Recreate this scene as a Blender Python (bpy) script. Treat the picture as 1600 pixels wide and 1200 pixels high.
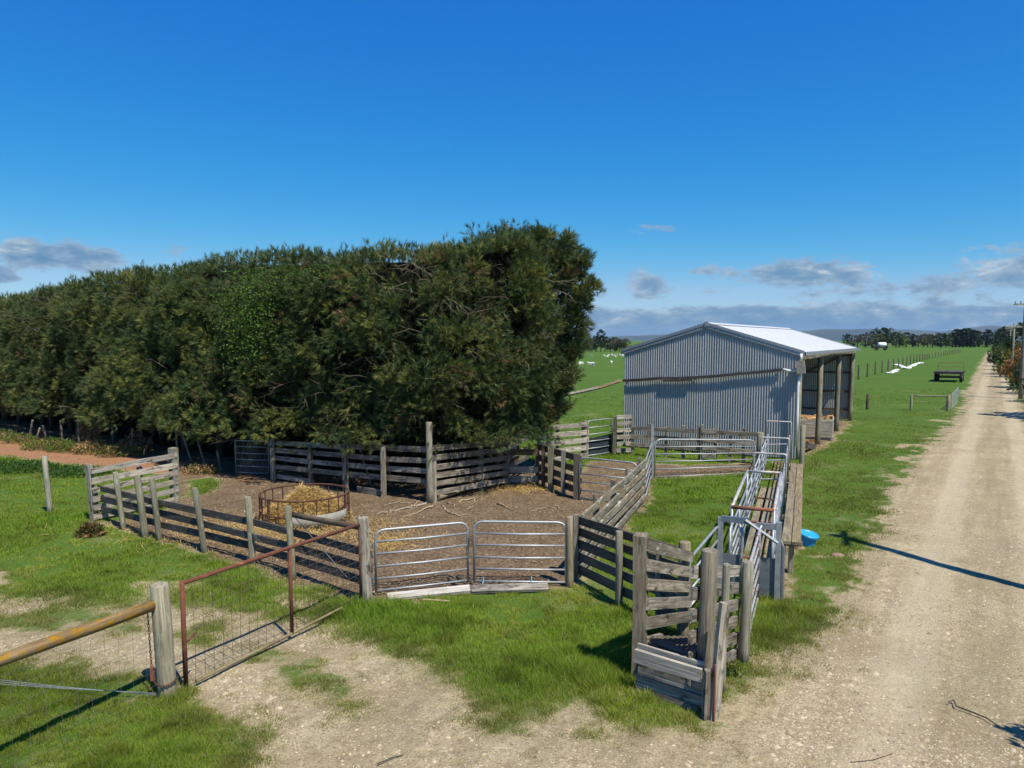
import bpy, math, random
import numpy as np
from mathutils import Vector, Matrix

for o in list(bpy.data.objects):
    bpy.data.objects.remove(o)
S = bpy.context.scene
COL = S.collection
random.seed(7)
RNG = np.random.default_rng(11)
R = math.radians

# ---------------------------------------------------------------- camera
CAM_H, PITCH, FPX, CX, CY = 4.0, R(5.0), 1148.0, 800.0, 632.0
cam = bpy.data.cameras.new('camera')
cam.sensor_width = 36.0
cam.lens = FPX / 1600.0 * 36.0
cam.shift_y = (CY - 600.0) / 1600.0
cam.clip_start, cam.clip_end = 0.1, 40000.0
cam_o = bpy.data.objects.new('camera', cam)
cam_o.location = (0, 0, CAM_H)
cam_o.rotation_euler = (R(90) - PITCH, 0, 0)
COL.objects.link(cam_o)
S.camera = cam_o

# ---------------------------------------------------------------- world, sun, exposure
SUN_AZ, SUN_EL = R(37.0), R(60.0)          # sun behind the camera, to the right
sun_dir = Vector((math.cos(SUN_EL) * math.sin(SUN_AZ), -math.cos(SUN_EL) * math.cos(SUN_AZ), math.sin(SUN_EL)))
W = bpy.data.worlds.new('World')
S.world = W
W.use_nodes = True
sun = bpy.data.lights.new('sun', 'SUN')
sun.energy = 4.7
sun.angle = R(0.53)
sun.color = (1.0, 0.93, 0.78)
sun_o = bpy.data.objects.new('sun', sun)
sun_o.rotation_euler = sun_dir.to_track_quat('Z', 'Y').to_euler()
sun_o.location = (20, -20, 40)
COL.objects.link(sun_o)
S.view_settings.view_transform = 'Standard'
S.view_settings.look = 'None'
S.view_settings.exposure = 0.45
S.view_settings.gamma = 1.0
S.view_settings.use_curve_mapping = False
S.render.resolution_x, S.render.resolution_y = 1024, 768


class NT:
    """small node-tree helper"""
    def __init__(s, tree):
        s.t = tree; s.n = tree.nodes; s.l = tree.links; s.n.clear()
    def new(s, kind, **kw):
        nd = s.n.new(kind)
        for k, v in kw.items():
            if k.startswith('i_'):
                key = k[2:]
                key = int(key) if key.isdigit() else key.replace('_', ' ')
                s.put(nd.inputs[key], v)
            else:
                setattr(nd, k, v)
        return nd
    def put(s, sock, v):
        if isinstance(v, bpy.types.NodeSocket):
            s.l.new(v, sock)
        elif hasattr(v, 'outputs'):
            s.l.new(v.outputs[0], sock)
        else:
            sock.default_value = v
    def math(s, op, a, b=0.0, c=0.0, clamp=False):
        nd = s.n.new('ShaderNodeMath'); nd.operation = op; nd.use_clamp = clamp
        s.put(nd.inputs[0], a); s.put(nd.inputs[1], b); s.put(nd.inputs[2], c)
        return nd.outputs[0]
    def mix(s, f, a, b, mode='MIX'):
        nd = s.n.new('ShaderNodeMix'); nd.data_type = 'RGBA'; nd.blend_type = mode
        s.put(nd.inputs[0], f)
        for k, v in ((6, a), (7, b)):
            if isinstance(v, (tuple, list)) and len(v) == 3: v = tuple(v) + (1.0,)
            s.put(nd.inputs[k], v)
        return nd.outputs[2]
    def ramp(s, f, stops, interp='LINEAR'):
        nd = s.n.new('ShaderNodeValToRGB'); nd.color_ramp.interpolation = interp
        e = nd.color_ramp.elements
        while len(e) < len(stops): e.new(0.5)
        for k, (p, c) in enumerate(stops):
            e[k].position = p
            e[k].color = (c, c, c, 1) if not isinstance(c, (tuple, list)) else tuple(c) + ((1.0,) if len(c) == 3 else ())
        s.put(nd.inputs[0], f)
        return nd.outputs[0]
    def noise(s, vec, scale, detail=4.0, rough=0.55, dist=0.0, dims='3D'):
        nd = s.n.new('ShaderNodeTexNoise'); nd.noise_dimensions = dims
        if vec is not None: s.put(nd.inputs['Vector'], vec)
        nd.inputs['Scale'].default_value = scale
        nd.inputs['Detail'].default_value = detail
        nd.inputs['Roughness'].default_value = rough
        nd.inputs['Distortion'].default_value = dist
        return nd.outputs[0]
    def mapping(s, vec, scale=(1, 1, 1), loc=(0, 0, 0)):
        nd = s.n.new('ShaderNodeMapping')
        s.put(nd.inputs['Vector'], vec)
        nd.inputs['Scale'].default_value = scale
        nd.inputs['Location'].default_value = loc
        return nd.outputs[0]
    def sstep(s, v, a, b):
        nd = s.n.new('ShaderNodeMapRange'); nd.interpolation_type = 'SMOOTHSTEP'
        s.put(nd.inputs[0], v); s.put(nd.inputs[1], a); s.put(nd.inputs[2], b)
        return nd.outputs[0]


def build_world():
    n = NT(W.node_tree)
    out = n.new('ShaderNodeOutputWorld')
    bg = n.new('ShaderNodeBackground')
    bg.inputs['Strength'].default_value = 0.10
    sky = n.new('ShaderNodeTexSky', sky_type='NISHITA', sun_disc=False)
    sky.sun_elevation = SUN_EL
    sky.sun_rotation = math.atan2(sun_dir.x, sun_dir.y)
    sky.altitude = 300.0
    sky.air_density = 1.0
    sky.dust_density = 0.0
    sky.ozone_density = 3.0
    # one even colour grade for the whole sky: the deep polarised blue of the photograph
    sp = n.new('ShaderNodeSeparateColor'); n.put(sp.inputs[0], sky.outputs[0])
    cr = n.math('MINIMUM', n.math('MULTIPLY', n.math('POWER', sp.outputs[0], 3.2), 0.0125), n.math('MULTIPLY', sp.outputs[0], 0.42))
    cr = n.math('ADD', cr, n.math('MULTIPLY', sp.outputs[0], 0.06))
    cg = n.math('MULTIPLY', sp.outputs[1], 0.64)
    cb = n.math('MULTIPLY', n.math('POWER', sp.outputs[2], 0.43), 2.6)
    hs = n.new('ShaderNodeCombineColor'); n.put(hs.inputs[0], cr); n.put(hs.inputs[1], cg); n.put(hs.inputs[2], cb)
    # clouds: a low band all round the horizon with scattered small cumulus above it
    tc = n.new('ShaderNodeTexCoord')
    sep = n.new('ShaderNodeSeparateXYZ'); n.put(sep.inputs[0], tc.outputs['Generated'])
    az = n.math('ARCTAN2', sep.outputs[0], sep.outputs[1])
    el = n.math('ARCSINE', sep.outputs[2])
    comb = n.new('ShaderNodeCombineXYZ')
    n.put(comb.inputs[0], az); n.put(comb.inputs[1], n.math('MULTIPLY', el, 2.4)); comb.inputs[2].default_value = 0.35
    v = comb.outputs[0]
    big = n.noise(v, 9.0, 5.0, 0.62, 0.3)
    fine = n.noise(v, 34.0, 5.0, 0.65, 0.4)
    tex = n.math('ADD', n.math('MULTIPLY', big, 0.72), n.math('MULTIPLY', fine, 0.38))
    # coverage falls with elevation (radians)
    base = n.math('SUBTRACT', 0.38, n.math('MULTIPLY', n.sstep(el, 0.024, 0.054), 0.37))
    hi = n.math('MULTIPLY', n.sstep(el, 0.088, 0.14), 0.14)
    cov = n.math('SUBTRACT', base, hi)
    azc = n.sstep(az, 0.18, 0.34)      # more broken cloud towards the east side
    midb = n.math('MULTIPLY', n.math('MULTIPLY', n.sstep(el, 0.045, 0.07), n.math('SUBTRACT', 1.0, n.sstep(el, 0.085, 0.108))), n.math('MULTIPLY', azc, 0.055))
    cov = n.math('ADD', cov, midb)
    for (px, py, rx, ry, a) in CLOUDS:
        a0 = math.atan2(px - CX, FPX); e0 = (531.6 - py) / FPX * math.cos(a0)
        dx = n.math('DIVIDE', n.math('SUBTRACT', az, a0), rx / FPX)
        dy = n.math('DIVIDE', n.math('SUBTRACT', el, e0), ry / FPX)
        d2 = n.math('ADD', n.math('MULTIPLY', dx, dx), n.math('MULTIPLY', dy, dy))
        g = n.math('MULTIPLY', n.math('POWER', 2.718, n.math('MULTIPLY', d2, -1.0)), a)
        cov = n.math('ADD', cov, g)
    raw = n.math('ADD', tex, cov)
    dens = n.math('MULTIPLY', n.sstep(raw, 0.63, 0.76), 0.92)
    lit = n.math('ADD', n.math('MULTIPLY', n.noise(v, 16.0, 6.0, 0.62, 0.3), 0.75), n.math('MULTIPLY', n.noise(v, 48.0, 4.0, 0.6), 0.25))
    grey = n.ramp(lit, [(0.36, (0.85, 1.85, 3.2)), (0.50, (1.3, 2.35, 3.6)), (0.58, (2.2, 3.1, 4.0)), (0.66, (4.8, 5.2, 5.4))])
    ccol = n.mix(n.math('MULTIPLY', n.math('SUBTRACT', 1.0, n.sstep(raw, 0.68, 0.84)), 0.45), grey, (3.6, 4.2, 5.0))
    # pale mist right at the horizon
    col = n.mix(dens, hs.outputs[0], ccol)
    n.put(bg.inputs['Color'], col)
    n.l.new(bg.outputs[0], out.inputs['Surface'])

CLOUDS = [(52, 402, 36, 28, 0.27), (146, 408, 44, 24, 0.25), (282, 393, 30, 16, 0.2), (1003, 450, 36, 26, 0.30),
          (985, 358, 55, 16, 0.235), (1060, 362, 45, 10, 0.20), (1215, 432, 70, 18, 0.18), (1400, 447, 110, 20, 0.17), (1590, 430, 50, 26, 0.12),
          (15, 297, 45, 16, 0.21), (0, 436, 30, 14, 0.22), (1105, 425, 32, 9, 0.20), (930, 462, 25, 9, 0.18)]
build_world()

# ---------------------------------------------------------------- geometry helpers
CP, SP = math.cos(PITCH), math.sin(PITCH)
def gp(px, py, h=0.0):
    """ground (or height h) point seen in the photograph at px, py"""
    a = (px - CX) / FPX; b = -(py - CY) / FPX
    dy = b * SP + CP; dz = b * CP - SP
    t = (h - CAM_H) / dz
    return Vector((a * t, dy * t, h))
def hgt(Y, py):
    b = -(py - CY) / FPX
    return CAM_H + Y * (b * CP - SP) / (CP + b * SP)

def mesh_np(name, verts, tris, mat=None, col=None, smooth=False):
    me = bpy.data.meshes.new(name)
    verts = np.asarray(verts, np.float32); tris = np.asarray(tris, np.int32)
    k = tris.shape[1]
    me.vertices.add(len(verts)); me.vertices.foreach_set('co', verts.ravel())
    me.loops.add(tris.size); me.loops.foreach_set('vertex_index', tris.ravel())
    me.polygons.add(len(tris)); me.polygons.foreach_set('loop_start', np.arange(0, tris.size, k, dtype=np.int32))
    if smooth: me.polygons.foreach_set('use_smooth', np.ones(len(tris), bool))
    me.update(calc_edges=True)
    if col is not None:
        at = me.color_attributes.new('col', 'FLOAT_COLOR', 'POINT')
        c = np.ones((len(verts), 4), np.float32); c[:, :col.shape[1]] = col
        at.data.foreach_set('color', c.ravel())
    if mat is not None: me.materials.append(mat)
    return me

def link(name, me, parent=None, M=None):
    o = bpy.data.objects.new(name, me)
    COL.objects.link(o)
    if parent is not None:
        o.parent = parent
        base = parent.matrix_basis if parent.parent is None else parent.parent.matrix_basis @ parent.matrix_basis
        o.matrix_basis = base.inverted() @ (M if M is not None else Matrix())
    elif M is not None:
        o.matrix_basis = M
    return o

def tag(o, label, cat, group=None):
    o['label'] = label; o['category'] = cat
    if group: o['group'] = group
    return o

def thing(name, label, cat, loc, group=None):
    o = bpy.data.objects.new(name, None)
    o.empty_display_size = 0.2
    o.location = loc
    o.matrix_basis = Matrix.Translation(loc)
    COL.objects.link(o)
    return tag(o, label, cat, group)

class MB:
    def __init__(s): s.v = []; s.f = []
    def add(s, v, f):
        k = len(s.v); s.v += [tuple(p) for p in v]; s.f += [tuple(i + k for i in q) for q in f]
        return s
    def box(s, c, d, M=None):
        x, y, z = d[0] / 2, d[1] / 2, d[2] / 2
        p = [Vector((sx * x, sy * y, sz * z)) for sz in (-1, 1) for sy in (-1, 1) for sx in (-1, 1)]
        p = [(M @ q if M else q) + Vector(c) for q in p]
        return s.add(p, [(0, 2, 3, 1), (4, 5, 7, 6), (0, 1, 5, 4), (2, 6, 7, 3), (0, 4, 6, 2), (1, 3, 7, 5)])
    def tube(s, pts, r, n=8, caps=True, closed=False):
        pts = [Vector(p) for p in pts]
        rs = r if isinstance(r, (list, tuple)) else [r] * len(pts)
        N = len(pts); k = len(s.v); prev = None
        for i, p in enumerate(pts):
            if closed: d = pts[(i + 1) % N] - pts[i - 1]
            else: d = pts[min(i + 1, N - 1)] - pts[max(i - 1, 0)]
            d.normalize()
            if prev is None:
                a = Vector((0, 0, 1)) if abs(d.z) < 0.9 else Vector((1, 0, 0))
                u = d.cross(a).normalized()
            else:
                u = (prev - d * prev.dot(d)).normalized()
            prev = u; w = d.cross(u)
            for j in range(n):
                t = 2 * math.pi * j / n
                s.v.append(tuple(p + (u * math.cos(t) + w * math.sin(t)) * rs[i]))
        for i in range(N if closed else N - 1):
            a = k + i * n; b = k + ((i + 1) % N) * n
            for j in range(n):
                s.f.append((a + j, a + (j + 1) % n, b + (j + 1) % n, b + j))
        if caps and not closed:
            s.f.append(tuple(k + j for j in range(n))[::-1]); s.f.append(tuple(k + (N - 1) * n + j for j in range(n)))
        return s
    def build(s, name, mat, parent=None, M=None, smooth=False, at_origin=None):
        """vertices are world coordinates; at_origin shifts the object's origin"""
        me = bpy.data.meshes.new(name)
        off = Vector(at_origin) if at_origin is not None else None
        vs = [tuple(Vector(p) - off) for p in s.v] if off is not None else s.v
        me.from_pydata(vs, [], s.f)
        if smooth:
            me.polygons.foreach_set('use_smooth', np.ones(len(me.polygons), bool))
        me.update()
        me.materials.append(mat)
        return link(name, me, parent, Matrix.Translation(off) if off is not None else M)

def bend_round(pts, rad, n=5):
    """round the inner corners of a polyline"""
    pts = [Vector(p) for p in pts]; out = [pts[0]]
    for a, b, c in zip(pts, pts[1:], pts[2:]):
        d1 = (a - b).normalized(); d2 = (c - b).normalized()
        p, q = b + d1 * rad, b + d2 * rad
        for i in range(n + 1):
            t = i / n
            out.append(p * (1 - t) ** 2 + b * 2 * t * (1 - t) + q * t * t)
    out.append(pts[-1]); return out

def frame_matrix(A, B, up=Vector((0, 0, 1))):
    A, B = Vector(A), Vector(B)
    x = (B - A).normalized()
    y = up.cross(x)
    if y.length < 1e-4: y = Vector((0, 1, 0)).cross(x)
    y.normalize(); z = x.cross(y)
    M = Matrix((x, y, z)).transposed().to_4x4(); M.translation = A
    return M

def plank(parent, A, B, w, t, mat, name='board', up=Vector((0, 0, 1)), sag=0.0, rough=0.004, chip=0.012):
    """a sawn board: local x along its length, z its width, y its thickness; uneven, with worn ends"""
    A, B = Vector(A), Vector(B); L = (B - A).length
    n = max(2, min(6, int(L / 0.45) + 1))
    m = MB(); rj = lambda s: random.uniform(-s, s)
    bow = rj(0.010) * L
    for i in range(n + 1):
        f = i / n; x = f * L; cb = math.sin(math.pi * f)
        for (sy, sz) in ((-1, -1), (1, -1), (1, 1), (-1, 1)):
            e = (rj(chip) if i in (0, n) else 0)
            m.v.append((x + e, sy * t / 2 + bow * cb * 0.5 + rj(rough) * 0.5, sz * w / 2 - sag * cb + rj(rough)))
    for i in range(n):
        a, b = i * 4, i * 4 + 4
        for j in range(4):
            m.f.append((a + j, a + (j + 1) % 4, b + (j + 1) % 4, b + j)[::-1])
    m.f.append((0, 1, 2, 3)); m.f.append((n * 4 + 3, n * 4 + 2, n * 4 + 1, n * 4))
    return m.build(name, mat, parent, frame_matrix(A, B, up))

def pole(parent, A, B, r, mat, name='post', n=10, taper=0.94, wob=0.006, dome=0.015, segs=5):
    """a round post; local x along its length"""
    A, B = Vector(A), Vector(B); L = (B - A).length
    m = MB(); ph = random.uniform(0, 6.28)
    for i in range(segs + 1):
        f = i / segs; rr = r * (1 + (taper - 1) * f)
        if i == segs: rr *= 0.90
        ox, oy = wob * math.sin(ph + 3 * f), wob * math.cos(ph * 1.7 + 2.6 * f)
        x = f * L if i < segs else L
        if i == segs - 1: x = L - dome * 0.8
        for j in range(n):
            t = 2 * math.pi * j / n; q = rr * (1 + 0.05 * math.sin(2 * t + ph) + random.uniform(-.025, .025))
            m.v.append((x + (random.uniform(-.3, .3) * dome if i == segs else 0), ox + q * math.cos(t), oy + q * math.sin(t)))
    for i in range(segs):
        for j in range(n):
            m.f.append((i * n + j, i * n + (j + 1) % n, (i + 1) * n + (j + 1) % n, (i + 1) * n + j))
    m.v.append((L + dome * 0.4, 0, 0)); c = len(m.v) - 1
    for j in range(n): m.f.append((segs * n + j, segs * n + (j + 1) % n, c))
    m.f.append(tuple(range(n))[::-1])
    o = m.build(name, mat, parent, frame_matrix(A, B, Vector((0, 1, 0)) if abs((B - A).normalized().z) > .7 else Vector((0, 0, 1))))
    o.data.polygons.foreach_set('use_smooth', np.array([len(p.vertices) == 4 for p in o.data.polygons], bool))
    return o

def post_at(parent, base, h, r, mat, lean=(0, 0), square=False, name='post', sink=0.12):
    b = Vector(base); top = b + Vector((lean[0], lean[1], h))
    bot = b - (top - b).normalized() * sink
    if square:
        return plank(parent, bot, top, r * 2, r * 1.8, mat, name, up=Vector((0.35, 1, 0)).normalized(), rough=0.003)
    return pole(parent, bot, top, r, mat, name)

# numpy value noise --------------------------------------------------------
def _h(ix, iy, iz, seed):
    n = (ix.astype(np.int64) * 374761393 + iy.astype(np.int64) * 668265263 + iz.astype(np.int64) * 2147483647 + seed * 974711) & 0x7fffffff
    n = ((n ^ (n >> 13)) * 1274126177) & 0x7fffffff
    n = ((n ^ (n >> 16)) * 69069) & 0x7fffffff
    return (n & 0xffff) / 65535.0
def vnoise(x, y, z=None, seed=0):
    x = np.asarray(x, float); y = np.asarray(y, float); z = np.zeros_like(x) if z is None else np.asarray(z, float)
    ix, iy, iz = np.floor(x), np.floor(y), np.floor(z)
    fx, fy, fz = x - ix, y - iy, z - iz
    fx, fy, fz = [t * t * (3 - 2 * t) for t in (fx, fy, fz)]
    r = 0
    for a in (0, 1):
        for b in (0, 1):
            for c in (0, 1):
                w = (fx if a else 1 - fx) * (fy if b else 1 - fy) * (fz if c else 1 - fz)
                r = r + w * _h(ix + a, iy + b, iz + c, seed)
    return r
def fbm(x, y, z=None, o=4, seed=0):
    s, a, t = 0, 1.0, 0
    for k in range(o):
        s = s + a * vnoise(x * 2 ** k + 17 * k, y * 2 ** k + 5 * k, None if z is None else z * 2 ** k, seed + k); t += a; a *= 0.5
    return s / t
def polysd(poly, x, y):
    """signed distance, positive inside"""
    p = np.array([(q[0], q[1]) for q in poly]); d = np.full(x.shape, 1e9); ins = np.zeros(x.shape, bool)
    for i in range(len(p)):
        a, b = p[i], p[(i + 1) % len(p)]
        e = b - a; L = max(e @ e, 1e-9)
        t = np.clip(((x - a[0]) * e[0] + (y - a[1]) * e[1]) / L, 0, 1)
        d = np.minimum(d, (x - a[0] - t * e[0]) ** 2 + (y - a[1] - t * e[1]) ** 2)
        if a[1] != b[1]:
            c = (a[1] > y) != (b[1] > y)
            ins ^= c & (x < (b[0] - a[0]) * (y - a[1]) / (b[1] - a[1]) + a[0])
    d = np.sqrt(d)
    return np.where(ins, d, -d)
def sst(v, a, b):
    t = np.clip((v - a) / (b - a), 0, 1); return t * t * (3 - 2 * t)
# ---------------------------------------------------------------- materials
def mat_new(name):
    m = bpy.data.materials.new(name); m.use_nodes = True
    n = NT(m.node_tree)
    out = n.new('ShaderNodeOutputMaterial'); b = n.new('ShaderNodeBsdfPrincipled')
    n.l.new(b.outputs[0], out.inputs['Surface'])
    return m, n, b, out

def wood(name, dark, light, blotch=None, amt=0.0, rough=0.85, var=0.35, bscale=5.0):
    m, n, b, out = mat_new(name)
    tc = n.new('ShaderNodeTexCoord'); oi = n.new('ShaderNodeObjectInfo')
    off = n.new('ShaderNodeVectorMath', operation='SCALE'); n.put(off.inputs[0], (7.3, 3.1, 5.7)); n.put(off.inputs['Scale'], oi.outputs['Random'])
    v = n.new('ShaderNodeVectorMath', operation='ADD'); n.put(v.inputs[0], tc.outputs['Object']); n.put(v.inputs[1], off.outputs[0])
    grain = n.noise(n.mapping(v.outputs[0], (1.6, 42, 42)), 1.0, 5.0, 0.65, 0.6)
    crack = n.noise(n.mapping(v.outputs[0], (2.2, 95, 95)), 1.0, 3.0, 0.6, 0.3)
    stain = n.noise(n.mapping(v.outputs[0], (2.4, 9, 9)), 1.0, 5.0, 0.65)
    c = n.mix(n.ramp(grain, [(0.32, 0.0), (0.66, 1.0)]), dark, light)
    c = n.mix(n.math('MULTIPLY', n.ramp(stain, [(0.38, 1.0), (0.62, 0.0)]), 0.55), c, dark)
    c = n.mix(n.math('MULTIPLY', n.ramp(crack, [(0.30, 1.0), (0.42, 0.0)]), 0.75), c, tuple(x * 0.35 for x in dark))
    if blotch:
        bl = n.noise(n.mapping(v.outputs[0], (0.45 * bscale, bscale * 1.4, bscale * 1.4)), 1.6, 6.0, 0.72)
        c = n.mix(n.ramp(bl, [(0.62 - amt * 0.35, 0.0), (0.70 - amt * 0.25, 1.0)]), c, blotch)
    hv = n.new('ShaderNodeHueSaturation')
    n.put(hv.inputs['Value'], n.math('ADD', 1.0 - var / 2, n.math('MULTIPLY', oi.outputs['Random'], var)))
    n.put(hv.inputs['Saturation'], n.math('ADD', 0.75, n.math('MULTIPLY', n.math('FRACT', n.math('MULTIPLY', oi.outputs['Random'], 7.77)), 0.5)))
    n.put(hv.inputs['Color'], c)
    n.put(b.inputs['Base Color'], hv.outputs[0])
    b.inputs['Roughness'].default_value = rough
    b.inputs['Specular IOR Level'].default_value = 0.25
    bp = n.new('ShaderNodeBump'); bp.inputs['Strength'].default_value = 0.55; bp.inputs['Distance'].default_value = 0.006
    n.put(bp.inputs['Height'], n.math('ADD', grain, n.math('MULTIPLY', crack, 0.8)))
    n.l.new(bp.outputs[0], b.inputs['Normal'])
    return m

def metal(name, base, rough=0.42, metallic=0.75, rust=None, ramt=0.0, rscale=7.0, streak=0.0):
    m, n, b, out = mat_new(name)
    tc = n.new('ShaderNodeTexCoord'); v = tc.outputs['Object']
    sp = n.noise(v, 16.0, 5.0, 0.65); mot = n.noise(v, 3.0, 4.0, 0.6)
    c = n.mix(n.ramp(sp, [(0.3, 0.0), (0.7, 1.0)]), tuple(x * 0.68 for x in base), tuple(min(1, x * 1.12) for x in base))
    c = n.mix(n.math('MULTIPLY', mot, 0.45), c, tuple(x * 0.72 for x in base))
    met = metallic
    if streak:
        sk = n.noise(n.mapping(v, (5.0, 5.0, 0.35)), 1.0, 5.0, 0.7); bl = n.noise(v, 0.9, 4.0, 0.65)
        c = n.mix(n.math('MULTIPLY', n.ramp(sk, [(0.42, 1.0), (0.60, 0.0)]), streak), c, tuple(x * 0.55 for x in base))
        c = n.mix(n.math('MULTIPLY', n.ramp(bl, [(0.5, 0.0), (0.7, 1.0)]), streak * .8), c, (base[0] * .8, base[1] * .74, base[2] * .66))
    if rust:
        rm = n.ramp(n.noise(v, rscale, 7.0, 0.72), [(0.66 - ramt * 0.4, 0.0), (0.73 - ramt * 0.36, 1.0)])
        rc = n.mix(n.noise(v, 30.0, 4.0, 0.7), tuple(x * 0.55 for x in rust), tuple(min(1, x * 1.5) for x in rust))
        c = n.mix(rm, c, rc)
        met = n.math('MULTIPLY', n.math('SUBTRACT', 1.0, rm), metallic)
    n.put(b.inputs['Base Color'], c); n.put(b.inputs['Metallic'], met)
    n.put(b.inputs['Roughness'], n.math('ADD', rough, n.math('MULTIPLY', sp, 0.22)))
    return m

def plain(name, col, rough=0.7, spec=0.3, var=0.3, scale=8.0, metallic=0.0):
    m, n, b, out = mat_new(name)
    tc = n.new('ShaderNodeTexCoord'); oi = n.new('ShaderNodeObjectInfo')
    f = n.noise(tc.outputs['Object'], scale, 5.0, 0.65)
    c = n.mix(n.ramp(f, [(0.25, 0.0), (0.75, 1.0)]), tuple(x * (1 - var) for x in col), tuple(min(1, x * (1 + var * 0.6)) for x in col))
    n.put(b.inputs['Base Color'], c)
    b.inputs['Roughness'].default_value = rough; b.inputs['Specular IOR Level'].default_value = spec; b.inputs['Metallic'].default_value = metallic
    bp = n.new('ShaderNodeBump'); bp.inputs['Strength'].default_value = 0.3; bp.inputs['Distance'].default_value = 0.01
    n.put(bp.inputs['Height'], f); n.l.new(bp.outputs[0], b.inputs['Normal'])
    return m

def leaf(name, transl=0.3, rough=0.55, spec=0.25):
    """foliage: colour from the blade's own attribute, some light passing through"""
    m = bpy.data.materials.new(name); m.use_nodes = True; n = NT(m.node_tree)
    out = n.new('ShaderNodeOutputMaterial'); b = n.new('ShaderNodeBsdfPrincipled')
    at = n.new('ShaderNodeAttribute', attribute_name='col')
    n.put(b.inputs['Base Color'], at.outputs['Color'])
    b.inputs['Roughness'].default_value = rough; b.inputs['Specular IOR Level'].default_value = spec
    tr = n.new('ShaderNodeBsdfTranslucent')
    n.put(tr.inputs['Color'], n.mix(1.0, at.outputs['Color'], (1.25, 1.25, 0.7), 'MULTIPLY'))
    mx = n.new('ShaderNodeMixShader'); mx.inputs[0].default_value = transl
    n.l.new(b.outputs[0], mx.inputs[1]); n.l.new(tr.outputs[0], mx.inputs[2]); n.l.new(mx.outputs[0], out.inputs['Surface'])
    return m

M_ = {}
M_['grey'] = wood('weathered_grey_timber', (0.085, 0.073, 0.056), (0.46, 0.41, 0.335), (0.05, 0.043, 0.034), 0.26, var=.5)
M_['pale'] = wood('bleached_timber', (0.17, 0.15, 0.12), (0.60, 0.55, 0.46), (0.07, 0.06, 0.045), 0.26, var=.45)
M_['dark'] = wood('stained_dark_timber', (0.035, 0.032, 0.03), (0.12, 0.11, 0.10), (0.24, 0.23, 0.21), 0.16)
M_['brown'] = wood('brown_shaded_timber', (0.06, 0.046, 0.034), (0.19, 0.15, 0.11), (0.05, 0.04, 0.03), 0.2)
M_['post'] = wood('greenish_treated_post', (0.12, 0.11, 0.075), (0.36, 0.34, 0.25), (0.30, 0.33, 0.25), 0.2)
M_['bigpost'] = wood('worn_brown_post', (0.13, 0.105, 0.07), (0.38, 0.33, 0.245), (0.10, 0.085, 0.06), 0.2)
M_['strainer'] = wood('pale_grey_strainer', (0.17, 0.15, 0.11), (0.41, 0.375, 0.29), (0.33, 0.34, 0.255), 0.22)
M_['lichen'] = wood('orange_lichen_pole', (0.12, 0.085, 0.05), (0.33, 0.25, 0.16), (0.36, 0.205, 0.05), 0.36, var=0.1, bscale=11.0, rough=.95)
M_['mossy'] = wood('lichen_flecked_timber', (0.10, 0.085, 0.055), (0.36, 0.31, 0.22), (0.50, 0.49, 0.43), 0.22, var=0.3)
M_['plankwalk'] = wood('walkway_timber', (0.12, 0.095, 0.06), (0.36, 0.31, 0.215), (0.26, 0.235, 0.12), 0.2)
M_['crate'] = wood('grey_crate_timber', (0.24, 0.215, 0.18), (0.62, 0.58, 0.51), None)
M_['reddish'] = wood('brown_crate_timber', (0.13, 0.065, 0.035), (0.34, 0.19, 0.11), None)
M_['split'] = wood('split_firewood', (0.36, 0.20, 0.09), (0.72, 0.50, 0.28), (0.28, 0.16, 0.09), 0.2, var=0.5)
M_['bark'] = wood('pine_bark', (0.045, 0.034, 0.026), (0.14, 0.11, 0.085), None)
M_['deadwood'] = wood('bleached_dead_twig', (0.13, 0.105, 0.078), (0.36, 0.30, 0.23), None)
M_['root'] = wood('dry_root', (0.24, 0.185, 0.125), (0.52, 0.43, 0.32), None)
M_['galv'] = metal('galvanised_pipe', (0.44, 0.46, 0.48), 0.45, 0.6)
M_['galvd'] = metal('dull_galvanised_pipe', (0.36, 0.39, 0.42), 0.45, 0.7, (0.20, 0.09, 0.045), 0.10)
M_['galvr'] = metal('rust_flecked_pipe', (0.50, 0.49, 0.47), 0.5, 0.3, (0.18, 0.075, 0.045), 0.30, 9.0)
M_['rustbar'] = metal('rusted_bar', (0.26, 0.10, 0.06), 0.7, 0.1, (0.22, 0.08, 0.045), 0.6)
M_['redpipe'] = metal('red_brown_rusty_pipe', (0.15, 0.05, 0.028), 0.8, 0.0, (0.26, 0.10, 0.05), 0.25)
M_['rust'] = metal('dark_rust', (0.10, 0.045, 0.028), 0.75, 0.2, (0.16, 0.065, 0.035), 0.35)
M_['wire'] = metal('fence_wire', (0.28, 0.27, 0.26), 0.5, 0.6)
M_['wirer'] = metal('rusty_wire', (0.13, 0.085, 0.06), 0.7, 0.3)
M_['sheet'] = metal('blue_grey_steel_sheet', (0.22, 0.25, 0.29), 0.5, 0.55)
M_['darkcloth'] = plain('dark_screen', (0.03, 0.04, 0.05), 0.7, 0.2)
M_['zinc'] = metal('corrugated_zinc', (0.47, 0.49, 0.51), 0.42, 0.25, streak=.4)
M_['zincroof'] = metal('zinc_roof', (0.74, 0.76, 0.78), 0.42, 0.35, streak=.25)
M_['flash'] = metal('grey_flashing', (0.42, 0.46, 0.50), 0.42, 0.55)
M_['whitepvc'] = plain('white_pvc', (0.75, 0.75, 0.73), 0.4, 0.4, 0.1)
M_['blue'] = plain('blue_plastic', (0.03, 0.33, 0.72), 0.38, 0.5, 0.12)
M_['bluetarp'] = plain('blue_tarpaulin', (0.05, 0.09, 0.24), 0.5, 0.4, 0.5)
M_['rubber'] = plain('tyre_rubber', (0.025, 0.025, 0.026), 0.85, 0.2)
M_['blacksteel'] = plain('old_dark_steel', (0.045, 0.04, 0.036), 0.7, 0.3)
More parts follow.
